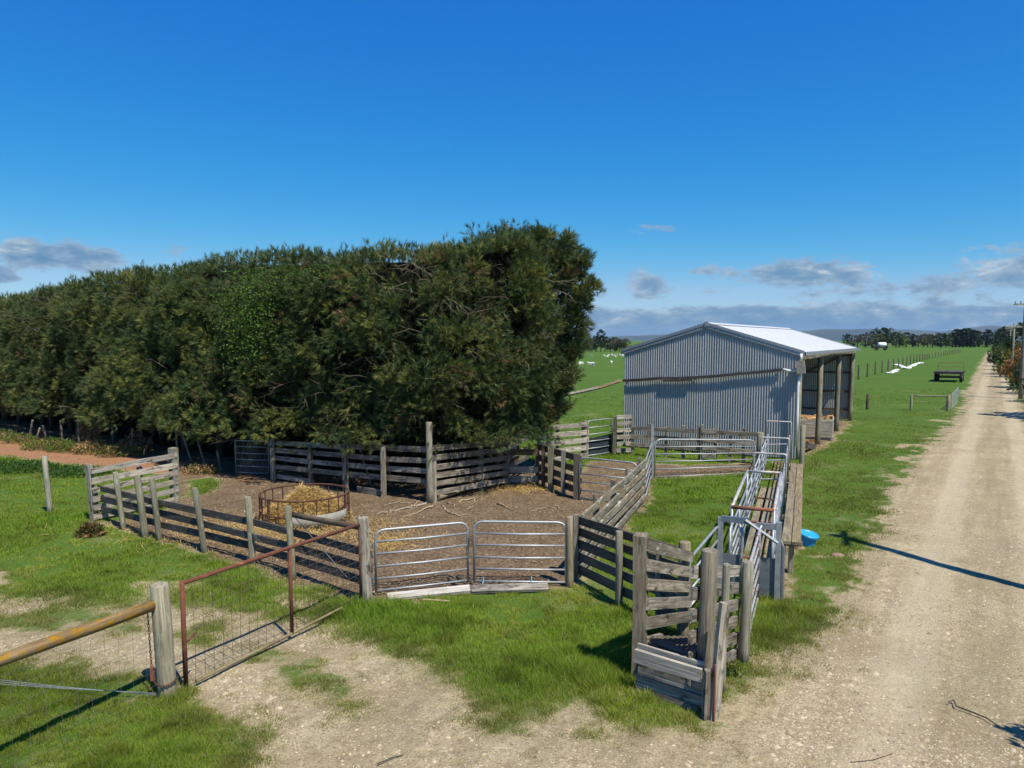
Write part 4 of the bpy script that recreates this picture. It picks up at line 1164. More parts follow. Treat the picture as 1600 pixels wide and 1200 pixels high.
# 8. fence along the hedge
def hedge_fence():
    pts = [gp(428, 750), gp(487, 758), gp(541, 767), gp(600, 776), gp(672, 784)]
    t = thing('board_fence', 'shaded grey five board fence running under the pine hedge', 'fence', pts[0])
    hs = [1.2, 1.12, 1.15, 1.3, 2.0]; rr = [.08, .05, .065, .055, .085]
    for p, h, r in zip(pts, hs, rr): post_at(t, p + Vector((0, -.06, 0)), h, r, M_['strainer'] if r > .07 else M_['grey'], square=r < .07)
    rails(t, pts, [(1.08, 1.30), (.86, 1.02), (.63, .76), (.40, .50)], .135, .035, M_['grey'], -.02, sp=2)
    rails(t, pts[:2], [(.14, .10)], .14, .035, M_['grey'], -.02)
    plank(t, pts[2].lerp(pts[3], .3) + Z * .10, pts[3] + Z * .09, .15, .035, M_['grey'])
    # second leg
    q = [gp(674, 784), gp(752, 767), gp(790, 760)]
    u = thing('board_fence', 'grey six board fence from the tall post towards the inner pen', 'fence', q[0])
    post_at(u, q[0] + Vector((.07, .04, 0)), 1.0, .05, M_['pale'], square=True); post_at(u, q[1], 1.26, .06, M_['post'], square=True)
    post_at(u, q[2] + Vector((.05, .1, 0)), 1.15, .05, M_['grey'], square=True)
    rails(u, q, [(1.33, 1.24), (1.10, 1.02), (.87, .80), (.65, .59), (.44, .38), (.22, .18)], .14, .035, M_['grey'], .03, sp=2)
    far = gp(850, 744)
    for h0, h1 in ((1.20, 1.36), (1.0, 1.14), (.74, .80), (.5, .55)):
        plank(u, at(q[2], h0), at(gp(826, 741), h1), .13, .035, M_['grey'])
    # kickboards beside it
    k0, k1 = gp(787, 757), gp(841, 757)
    v = thing('stub_fence', 'low pale kickboard panel in front of the inner pen corner', 'fence', k0)
    for h in (.16, .42, .92): plank(v, at(k0, h), at(k1, h + random.uniform(-.02, .02)), .17, .04, M_['crate'] if h < .5 else M_['brown'])
    post_at(v, k0 + Vector((.03, .06, 0)), 1.05, .05, M_['grey'], square=True); post_at(v, k1 + Vector((-.02, .07, 0)), 1.05, .05, M_['brown'], square=True)
    a, b = gp(684, 782), gp(748, 762)
    o = pole(None, a + Z * .09, b + Z * .09, .085, M_['plankwalk'], 'log', n=12, taper=.75); tag(o, 'pale fallen log lying along the foot of the board fence', 'log')
    # hurdle gate at the hedge
    A, B = gp(369, 743), gp(421, 745)
    g = gate('mesh_gate', 'small galvanised mesh gate under the hedge beside the shaded fence', A, B, 1.05, 1.05, 5, M_['galvd'], lift=.1, corner=.03, r=.018)
    m = MB(); n = 12
    for i in range(n * 2):
        for sgn in (1, -1):
            f = i / (n * 2); x0 = A.lerp(B, f); x1 = A.lerp(B, max(0, min(1, f + sgn * .35)))
            m.tube([at(x0, .12), at(x1, 1.0)], .0018, 3, caps=False)
    m.build('wire_mesh', M_['wire'], g)
hedge_fence()

# 9. pale fence and gate beyond, by the shed corner
def far_corner():
    a, b = gp(842, 726), gp(916, 716)
    t = thing('board_fence', 'sunlit pale five board fence between the pine tree and the shed', 'fence', b)
    for f, r in ((0.0, .05), (.38, .05), (.93, .05), (1.0, .06)):
        post_at(t, a.lerp(b, f) + Vector((0, .07 if f < 1 else 0, 0)), 1.22 + .06 * f, r, M_['pale'] if f == 1 else M_['grey'], square=True)
    rails(t, [a, a.lerp(b, .5), b], [1.16, .90, .64, .38, .12], .16, .04, M_['pale'], .04, sp=2)
    A, B = gp(918, 715), gp(956, 709)
    g = gate('farm_gate', 'galvanised gate with a dark screen over its lower half', A, B, 1.26, 1.26, 5, M_['galv'], lift=.06, corner=.12)
    n = side(A, B) * -.03
    m = MB(); P0, P1 = A + n, B + n
    vs = []; fs = []
    for i in range(9):
        f = i / 8; p = P0.lerp(P1, f)
        for h in (.08, .4, .66 + .03 * math.sin(i * 2)): vs.append(at(p, h) + n * random.uniform(-.2, .2))
    for i in range(8):
        for j in range(2): fs.append((i * 3 + j, i * 3 + 3 + j, i * 3 + 4 + j, i * 3 + 1 + j))
    m.add(vs, fs); o = m.build('screen', M_['darkcloth'], g)
    o.modifiers.new('thickness', 'SOLIDIFY').thickness = .006
    a, b = gp(963, 711), gp(986, 710)
    p = thing('stub_fence', 'stub of short pale boards stacked like a ladder at the shed corner', 'fence', a)
    post_at(p, a + Vector((-.05, .06, 0)), 1.36, .06, M_['grey'], square=True); post_at(p, b + Vector((.0, .07, 0)), 1.40, .055, M_['grey'], square=True)
    for k in range(6): plank(p, at(a, .16 + .235 * k), at(b, .16 + .235 * k), .14, .045, M_['pale'])
    c = gp(985, 714)
    # rails along the shed's end wall
    pts = [gp(988, 713), gp(1040, 716), gp(1093, 720), gp(1140, 723), gp(1186, 726)]
    u = thing('board_fence', 'weathered grey three rail fence along the end wall of the shed', 'fence', pts[0])
    for k, q in enumerate(pts): post_at(u, q, 1.06 if k != 2 else 1.15, .05, M_['grey'], square=True)
    for k, (f, j) in enumerate(((0.5, 0), (.5, 1), (.5, 2), (.45, 3))):
        q = pts[j].lerp(pts[j + 1], f) + Vector((0.05, .12, 0)); post_at(u, q, 1.14, .06, M_['grey'], square=True)
    rails(u, pts, [.98, .70, .42], .14, .04, M_['grey'], .03 + .04, sp=2)
    q = pts[2] + Vector((.04, -.1, 0)); e = q + (pts[3] - pts[2]).normalized() * .44
    v = thing('stub_fence', 'ladder of short pale boards fixed to the rail fence midway along the shed wall', 'fence', q)
    post_at(v, q, 1.22, .05, M_['post'], square=True)
    for k in range(4): plank(v, at(q + Vector((0, -.05, 0)), .20 + .27 * k), at(e + Vector((0, -.05, 0)), .20 + .27 * k), .15, .05, M_['pale'])
    w = gp(1187, 731)
    x = thing('gate_post', 'stout mossy round post at the shed end of the race', 'post', w)
    post_at(x, w, 1.12, .11, M_['post'])
far_corner()

# 10. handling race
RD = Vector((.398, 1, 0)).normalized(); RN = Vector((RD.y, -RD.x, 0))
def RP(y, off=0.0, h=0.0):
    p = Vector((3.67 + .398 * (y - 11.15), y, 0)) + RN * off; p.z = h; return p
def race():
    t = thing('sheep_race', 'long narrow galvanised handling race with overhead hoops', 'sheep race', RP(16))
    w = .33
    ys = [11.6, 15.1, 17.7, 20.6, 23.7]
    for sgn in (-1, 1):
        for y0, y1 in zip(ys, ys[1:]):
            for k, h in enumerate((.14, .32, .50, .70, .92)):
                MB().tube([RP(y0 + .05, sgn * w, h), RP(y1 - .05, sgn * w, h)], .02, 6).build('rail', M_['galv'], t, smooth=True)
            for yy in (y0 + .06, y1 - .06, (y0 + y1) / 2):
                MB().tube([RP(yy, sgn * w, -.03), RP(yy, sgn * w, .95)], .022, 6).build('upright', M_['galvd'], t, smooth=True)
    for y in ys[2:]:
        hh = 1.25 + (.12 if y > 23 else 0)
        MB().tube(bend_round([RP(y, -w - .04, -.03), RP(y, -w - .04, hh), RP(y, w + .04, hh), RP(y, w + .04, -.03)], .05, 3), .026, 8).build('hoop', M_['galvr'], t, smooth=True)
    # long overhead hoop over the near bay
    y0, y1 = 11.85, 15.1
    c = [RP(y0, -w, 1.25), RP(y0, w, 1.25), RP(y1, w, 1.27), RP(y1, -w, 1.27)]
    MB().tube([c[0], c[1]], .032, 9).build('cross_bar', M_['rustbar'], t, smooth=True)
    MB().tube([c[3], c[2]], .028, 9).build('cross_bar', M_['galvr'], t, smooth=True)
    for a, b in ((c[0], c[3]), (c[1], c[2])): MB().tube([a, b], .030, 9).build('side_bar', M_['galvr'], t, smooth=True)
    for p in c: MB().tube([at(p, -.03), at(p, p.z)], .026, 8).build('upright', M_['galvd'], t, smooth=True)
    for i in range(3):
        o = -.2 + .2 * i
        plank(t, RP(12.0, o, .035), RP(19.5, o, .035), .15, .05, M_['plankwalk'], 'floor_board', up=Vector((RN.x, RN.y, 0)), rough=.003)
    for y in (13, 15.6, 18):
        plank(t, RP(y, -.32, .075), RP(y, .32, .075), .06, .025, M_['rustbar'], 'cleat', up=RD)
    g = MB()
    for (y, h) in ((19.3, .3), (20.4, .62), (21.6, .9)): g.tube([RP(y, -.3, h), RP(y, .3, h + .05)], .018, 6)
    g.build('drop_bar', M_['galv'], t)
    # headbail at the near end
    y = 11.15; b = thing('head_bail', 'galvanised steel head bail with dark sheet doors at the mouth of the race', 'head bail', RP(y))
    L, Rr = -.43, .43
    for o in (L, Rr):
        m = MB(); p = RP(y, o); Mr = Matrix.Rotation(math.atan2(RN.y, RN.x), 3, 'Z')
        m.box(p + Z * .61, (.08, .06, 1.26), Mr); m.build('upright', M_['galv'], b)
    m = MB(); m.box(RP(y, -.21, 1.22), (.42, .06, .09), Matrix.Rotation(math.atan2(RN.y, RN.x), 3, 'Z')); m.build('head_beam', M_['sheet'], b)
    m = MB(); m.box(RP(y, .27, 1.16), (.34, .05, .09), Matrix.Rotation(math.atan2(RN.y, RN.x), 3, 'Z')); m.build('head_beam', M_['galvd'], b)
    MB().tube([RP(y - .06, -.06, 1.24), RP(y - .06, .42, .93)], .026, 4).build('brace', M_['sheet'], b)
    for o in (-.10, .12):
        MB().tube([RP(y, o, .04), RP(y, o * 1.15, .6), RP(y, o * .95, 1.0), RP(y, o * 1.5, 1.17)], .03, 8).build('yoke_bar', M_['galv'], b, smooth=True)
    for o0, o1, h in ((-.40, -.11, .62), (.13, .40, .62)):
        m = MB(); m.box(RP(y + .02, (o0 + o1) / 2, h / 2 + .04), (abs(o1 - o0), .012, h), Matrix.Rotation(math.atan2(RN.y, RN.x), 3, 'Z')); m.build('door_sheet', M_['sheet'], b)
    m = MB(); m.box(RP(y + .03, .28, .42), (.3, .01, .66), Matrix.Rotation(math.atan2(RN.y, RN.x), 3, 'Z'))
    MB().tube([RP(y + .05, .50, .0), RP(y + .05, .50, .85)], .028, 6).build('lever_post', M_['sheet'], b)
    MB().tube([RP(y + .05, .50, .85), RP(y + .02, .44, 1.0), RP(y, .43, 1.15)], .016, 6).build('lever', M_['galvr'], b)
    # walkway beside the race
    k = thing('walkway', 'two plank timber walkway raised along the outside of the race', 'walkway', RP(16, .6))
    for o in (.52, .68):
        for (ya, yb) in ((12.4, 16.3), (16.31, 20.3)):
            plank(k, RP(ya, o, .58), RP(yb, o + .01, .58), .145, .05, M_['plankwalk'], 'walk_plank', up=RN, rough=.004)
    for yy in (12.6, 14.4, 16.3, 18.3, 20.1):
        plank(k, RP(yy, .40, .52), RP(yy, .77, .52), .09, .06, M_['grey'], 'bearer', up=Z)
        post_at(k, RP(yy, .60), .48, .05, M_['grey'], square=True, name='leg')
    e = gp(1252, 738); x = thing('race_post', 'tall mossy round post beside the shed downpipe', 'post', e)
    post_at(x, e, 1.45, .085, M_['post'])
race()

# 11. loading ramp
L1, PB, PR = Vector((1.50, 8.40, 0)), Vector((2.10, 7.78, 0)), gp(1161, 1031)
def ramp():
    t = thing('loading_ramp', 'timber stock loading ramp with tall round posts beside the road', 'loading ramp', (L1 + PB) / 2)
    post_at(t, L1, 1.74, .085, M_['bigpost'], square=True); post_at(t, PIL, 1.32, .085, M_['bigpost'])
    pole(t, PB - Z * .2, PB + Vector((.04, 0, 1.74)), .094, M_['bigpost'], 'post', n=14, taper=.97, wob=.004)
    post_at(t, PR, 1.26, .075, M_['post'], (.03, 0))
    tp = PB.lerp(PR, .36) + Vector((.0, -.14, 0)); post_at(t, tp, 1.50, .045, M_['post'], (.02, 0))
    # left side boards step down with the ramp floor
    for k in range(6):
        h0 = 1.64 - .235 * k; h1 = 1.13 - .20 * k
        f = 1.0 if k < 5 else .3
        e = L1.lerp(PIL, f)
        plank(t, at(L1, h0) + Vector((.06, -.07, 0)), at(e, h0 + (h1 - h0) * f) + Vector((.08, -.07, 0)), .135, .045, M_['grey'] if k else M_['mossy'])
    # right side boards inside the posts
    nrm = side(PB, PR) * -.09
    for k in range(6):
        h0 = 1.52 - .24 * k; h1 = 1.13 - .215 * k
        plank(t, at(PB.lerp(PR, -.12), h0) + nrm, at(PR, h1) + nrm, .135, .045, M_['grey'])
    # sloping floor
    F0, F1 = L1.lerp(PB, .5), PIL.lerp(PR, .5)
    d = (F1 - F0); wv = (PB - L1).normalized()
    for k in range(7):
        f = (k + .5) / 7; c = F0 + d * (f * .94 + .02); hh = .46 * (1 - f) + .03
        plank(t, at(c - wv * .40, hh), at(c + wv * .36, hh), .19, .035, M_['brown'], 'floor_board', up=d.normalized())
    # front boards
    fa, fb = L1 + Vector((-.05, -.30, 0)), PB + Vector((-.02, -.17, 0)); out = side(fa, fb)
    if out.y > 0: out = -out
    specs = [(.52, .02, .10, .03), (.45, .09, .15, .045), (.335, .0, .15, .035), (.225, .0, .13, .035), (.15, .045, .12, .035), (.03, .05, .13, .035)]
    for (h, o, w, th) in specs:
        plank(t, at(fa + out * o, h), at(fb + out * o + (fb - fa).normalized() * (-.06 if h < .1 else .0), h - .01), w, th, M_['crate'] if h > .4 else M_['grey'], 'front_board')
    F = PB + Vector((.02, -.34, 0))
    plank(t, F - Z * .1, F + Vector((.10, .02, 1.28)), .10, .07, M_['pale'], 'front_post', up=Vector((1, .3, 0)).normalized())
    plank(t, F + Vector((-.07, -.01, -.08)), F + Vector((-.05, 0, .55)), .09, .05, M_['grey'], 'front_post', up=Vector((1, .3, 0)).normalized())
    m = MB(); m.box(F + Vector((.0, -.05, .30)), (.014, .03, .66)); m.build('steel_strip', M_['rustbar'], t)
    # wing gates leading into the race
    A = PIL + Vector((.10, .12, 0)); B = RP(11.15, -.47)
    gate('wing_gate', 'galvanised wing gate from the ramp to the grassy side of the head bail', A, B, 1.05, 1.10, 4, M_['galv'], lift=.12, corner=.14)
    A = PR + Vector((.06, .14, 0)); B = RP(11.0, .16)
    gate('wing_gate', 'rust streaked wing gate from the ramp to the middle of the head bail', A, B, 1.06, 1.12, 5, M_['galvr'], lift=.06, corner=.05)
ramp()

# 12. ring feeder and hay
def feeder():
    C = gp(477, 812); rad = .96; H = .62
    t = thing('ring_feeder', 'rusty round bale feeder ring holding golden hay', 'feeder', C)
    def ringpts(r, z, n=40, a0=0, a1=2 * math.pi): return [C + Vector((r * math.cos(a0 + (a1 - a0) * i / n), r * math.sin(a0 + (a1 - a0) * i / n), z)) for i in range(n)]
    MB().tube(ringpts(rad, H), .022, 8, closed=True).build('top_ring', M_['rust'], t, smooth=True)
    MB().tube(ringpts(rad, .27), .018, 8, closed=True).build('middle_ring', M_['rust'], t, smooth=True)
    MB().tube(ringpts(rad, .03), .02, 8, closed=True).build('bottom_ring', M_['rust'], t, smooth=True)
    for i in range(22):
        a = 2 * math.pi * i / 22 + .1; p = C + Vector((rad * math.cos(a), rad * math.sin(a), 0))
        MB().tube([at(p, .02), at(p, H)], .014 if i % 7 else .03, 6).build('upright', M_['rust'], t)
    m = MB(); n = 18; a0, a1 = R(-95), R(-8)
    for i in range(n + 1):
        a = a0 + (a1 - a0) * i / n; c, s = math.cos(a), math.sin(a)
        for rr in (rad + .024, rad + .016):
            for z in (.03, .30): m.v.append(tuple(C + Vector((rr * c, rr * s, z))))
    for i in range(n):
        k = i * 4; m.f += [(k, k + 4, k + 5, k + 1), (k + 2, k + 3, k + 7, k + 6), (k + 1, k + 5, k + 7, k + 3), (k, k + 2, k + 6, k + 4)]
    m.build('skirt', M_['concrete'], t, smooth=True)
    # hay heap
    g = MB(); n, rr = 26, 9
    def hz(r, a): return max(0.02, .50 * math.exp(-((r - .1) / .55) ** 2) * (1 + .25 * math.sin(3 * a + 1)) + .10 * (1 - r / 1.2) + (.12 if .5 < r < .85 else 0) * math.sin(a * 2 + .5))
    for j in range(rr + 1):
        r = .93 * j / rr
        for i in range(n):
            a = 2 * math.pi * i / n; g.v.append(tuple(C + Vector((r * math.cos(a), r * math.sin(a), hz(r, a) + random.uniform(-.03, .03)))))
    for j in range(rr):
        for i in range(n): g.f.append((j * n + i, j * n + (i + 1) % n, (j + 1) * n + (i + 1) % n, (j + 1) * n + i))
    hp = thing('hay_heap', 'loose golden hay heaped inside the ring feeder', 'hay', C)
    g.build('hay_bed', M_['strawbed'], hp, smooth=True)
    k = 15000
    a = RNG.random(k) * 6.283; r = .93 * np.sqrt(RNG.random(k))
    z = np.array([hz(q, b) for q, b in zip(r, a)]) + .01
    p = np.stack([C.x + r * np.cos(a), C.y + r * np.sin(a), z], 1)
    spill = 5200
    bx = np.concatenate([RNG.normal(C.x + .3, 1.2, spill // 2), RNG.normal(C.x - 1.0, 1.3, spill - spill // 2)]); by = np.concatenate([RNG.normal(C.y - 1.2, .75, spill // 2), RNG.normal(C.y - 1.0, .6, spill - spill // 2)])
    q = np.stack([bx, by, relief(bx, by) + .03], 1)
    q2x, q2y = RNG.normal(gp(610, 850).x, .25, 700), RNG.normal(gp(610, 850).y, .3, 700)
    q3x, q3y = RNG.normal(gp(815, 760).x, .8, 2200), RNG.normal(gp(815, 762).y, .35, 2200)
    q = np.concatenate([q, np.stack([q2x, q2y, relief(q2x, q2y) + .02], 1), np.stack([q3x, q3y, relief(q3x, q3y) + .02], 1)])
    def strands(p, nm, parent, lbl=None):
        n = len(p); d = unit(RNG.normal(size=(n, 3)) * np.array([1, 1, .45])); s = unit(np.cross(d, np.array([0, 0, 1.0]) + RNG.normal(size=(n, 3)) * .3)) * .0052
        L = (.05 + .13 * RNG.random(n))[:, None]
        V = np.stack([p - d * L - s, p - d * L + s, p + d * L + np.array([0, 0, .012]) + s * .5], 1).reshape(-1, 3)
        c = np.repeat(np.array([0.50, 0.35, 0.14]) * (.55 + .8 * RNG.random((n, 1))), 3, 0)
        o = link(nm, mesh_np(nm, V, np.arange(len(V)).reshape(-1, 3), M_['straw'], c), parent); return o
    o = strands(p, 'hay_strands', hp); o['kind'] = 'stuff'
    o = strands(q, 'spilt_straw', None); o['kind'] = 'stuff'; tag(o, 'pale straw trampled over the soil of the dirt yard', 'straw')
feeder()

# 13. bits and pieces
def bits():
    c = gp(1262, 852)
    t = thing('lick_tub', 'bright blue round plastic tub tipped over beside the walkway', 'tub', c)
    Mx = Matrix.Translation(c + Z * .15) @ Matrix.Rotation(R(10), 4, 'X') @ Matrix.Rotation(R(9), 4, 'Y')
    def lathe(prof, n=28):
        m = MB()
        for (r, z) in prof:
            for i in range(n): m.v.append(tuple(Mx @ Vector((r * math.cos(2 * math.pi * i / n), r * math.sin(2 * math.pi * i / n), z))))
        for j in range(len(prof) - 1):
            for i in range(n): m.f.append((j * n + i, j * n + (i + 1) % n, (j + 1) * n + (i + 1) % n, (j + 1) * n + i))
        m.f.append(tuple(range(n))[::-1]); m.f.append(tuple((len(prof) - 1) * n + i for i in range(n))); return m
    lathe([(.145, -.18), (.165, .03), (.170, .055)]).build('bucket', M_['blue'], t, smooth=False)
    lathe([(.180, .05), (.190, .055), (.190, .085), (.182, .093), (.165, .087), (.155, .078), (.06, .080)]).build('lid', M_['blue'], t)
    for (px, py, s, l) in ((1308, 869, .13, 'flat brown stone in the grass near the blue tub'), (1250, 858, .10, 'small pinkish stone touching the blue tub')):
        q = gp(px, py); m = MB(); n = 11
        for j, (rr, z) in enumerate(((1, -.02), (1.02, .02), (.7, .05), (.0, .055))):
            for i in range(n): m.v.append(tuple(q + Vector((s * rr * math.cos(i * 6.283 / n) * random.uniform(.9, 1.1), s * .75 * rr * math.sin(i * 6.283 / n) * random.uniform(.9, 1.1), z))))
        for j in range(3):
            for i in range(n): m.f.append((j * n + i, j * n + (i + 1) % n, (j + 1) * n + (i + 1) % n, (j + 1) * n + i))
        o = m.build('stone', M_['stone'], at_origin=q, smooth=True); tag(o, l, 'stone')
    m = MB(); pts = [gp(*p) + Z * .02 for p in ((1482, 1100), (1490, 1096), (1494, 1106), (1515, 1114), (1540, 1124), (1558, 1136))]
    m.tube(pts, [.006, .008, .009, .009, .008, .005], 5); tag(m.build('twig', M_['bark'], at_origin=pts[0]), 'thin dark strand laid as a stick shadow on the gravel road', 'twig')  # dark strand modelled in place of a thin cast shadow
    m = MB(); pts = [gp(*p) + Z * .015 for p in ((1330, 1192), (1365, 1188), (1395, 1178))]
    m.tube(pts, .006, 5); tag(m.build('twig', M_['root'], at_origin=pts[0]), 'pale bleached twig on the gravel road', 'twig')
    m = MB(); pts = [gp(*p) + Z * .015 for p in ((590, 1196), (612, 1186), (630, 1182))]
    m.tube(pts, .006, 5); tag(m.build('twig', M_['bark'], at_origin=pts[0]), 'short dark twig on the dirt track', 'twig')
    # old stakes under the hedge
    ORD = ['first', 'second', 'third', 'fourth', 'fifth', 'sixth', 'seventh', 'eighth', 'ninth', 'tenth', 'eleventh', 'twelfth']
    st = [(45, 687, .8, .25), (98, 690, .85, -.05), (124, 700, 1.1, .02), (56, 690, .55, .35), (177, 694, .9, 0), (207, 705, .85, .03), (155, 690, .7, 0), (298, 718, 1.0, -.28), (322, 728, .9, -.3), (345, 734, .6, -.15),
          (277, 716, 1.35, .02), (73, 688, .6, -.2)]
    for k, (x, y, h, lean) in enumerate(sorted(st, reverse=True)):
        b = gp(x, y); s = thing('fence_stake', 'grey %s stake under the pine hedge, %s along from the mesh gate' % ('leaning' if abs(lean) > .1 else 'upright', ORD[k]), 'stake', b, 'old stakes under the hedge')
        post_at(s, b, h, .04, M_['grey'], (lean * h, 0))
    for k, (x, y, h, lean) in enumerate(((470, 738, .9, -.2), (483, 740, .9, .35), (575, 765, 1.0, .3), (607, 766, 1.0, .15))):
        b = gp(x, y) + Vector((0, .5, 0)); s = thing('fence_stake', 'thin leaning stake behind the shaded board fence, %s along from the mesh gate' % ORD[k], 'stake', b, 'old stakes behind the board fence')
        post_at(s, b, h, .03, M_['grey'], (-lean * h, 0))
    # weeds along the foot of the hedge
    def weed(px, py, w, h, cols, n, lbl, name='weed_clump', size=.05):
        c = gp(px, py); k = n
        a = RNG.random(k) * 6.283; r = np.sqrt(RNG.random(k)); z = h * RNG.random(k) ** .8 * (1 - .55 * r ** 2)
        p = np.stack([c.x + w * r * np.cos(a), c.y + w * .6 * r * np.sin(a), z], 1)
        d = unit(RNG.normal(size=(k, 3)) + np.array([0, 0, .5])); u = unit(np.cross(d, RNG.normal(size=(k, 3)))); s = (size * (.5 + RNG.random(k)))[:, None]
        V = np.stack([p - u * s * .35, p + u * s * .35, p + d * s * 1.6], 1).reshape(-1, 3)
        C = np.repeat(np.array(cols)[RNG.integers(0, len(cols), k)] * (.6 + .8 * RNG.random((k, 1))), 3, 0)
        t = thing(name, lbl, 'weeds', c); link('leaves', mesh_np('leaves', V, np.arange(len(V)).reshape(-1, 3), M_['leaf'], C), t)
        m = MB()
        for i in range(7):
            b = c + Vector((random.uniform(-w, w) * .7, random.uniform(-w, w) * .4, -.03)); m.tube([b, b + Vector((random.uniform(-.1, .1), random.uniform(-.1, .1), h * random.uniform(.5, .95)))], .008, 4)
        m.build('stem', M_['deadwood'], t)['kind'] = 'stuff'
    gn = [(.07, .13, .02), (.11, .16, .03), (.18, .17, .04)]; tn = [(.36, .22, .10), (.30, .19, .09), (.42, .28, .14)]
    weed(76, 702, 1.0, .45, gn, 1500, 'green weed clump with tan tips under the left of the hedge'); weed(108, 705, .8, .38, gn, 1100, 'low green weed clump beside the orange soil')
    weed(150, 708, .8, .5, tn + gn[:1], 1000, 'tan dry bracken with green leaves under the hedge'); weed(140, 692, .5, 1.2, tn, 900, 'tall tan dead weed standing against the hedge', 'dry_weed')
    weed(188, 712, .9, .45, gn + tn[:1], 1000, 'mixed green and tan weeds close to the corner panel'); weed(212, 706, .6, .8, tn, 600, 'tan dead weed stalks behind the corner panel', 'dry_weed')
    weed(30, 692, .7, .4, gn, 700, 'small green weed clump at the outer end of the orange soil'); weed(312, 740, .5, .3, tn + gn[:1], 500, 'tan weeds at the edge of the dirt yard under the hedge')
    weed(5, 688, .6, .5, gn, 600, 'bright green weed at the hedge foot beyond the stakes')
    weed(142, 838, .22, .2, [(.20, .12, .06), (.10, .11, .03)], 800, 'brown rushy tuft in the grass below the corner panel', 'rush_tuft', .09)
    weed(30, 735, 1.2, .3, [(.035, .085, .02), (.05, .11, .02)], 1800, 'dark green nettle patch along the far edge of the lawn'); weed(120, 742, 1.0, .28, [(.035, .085, .02), (.05, .11, .02)], 1200, 'dark green nettle patch by the corner panel')
    weed(1142, 1056, .12, .2, gn, 260, 'small leafy weed with a yellow flower by the ramp', size=.03)
bits()
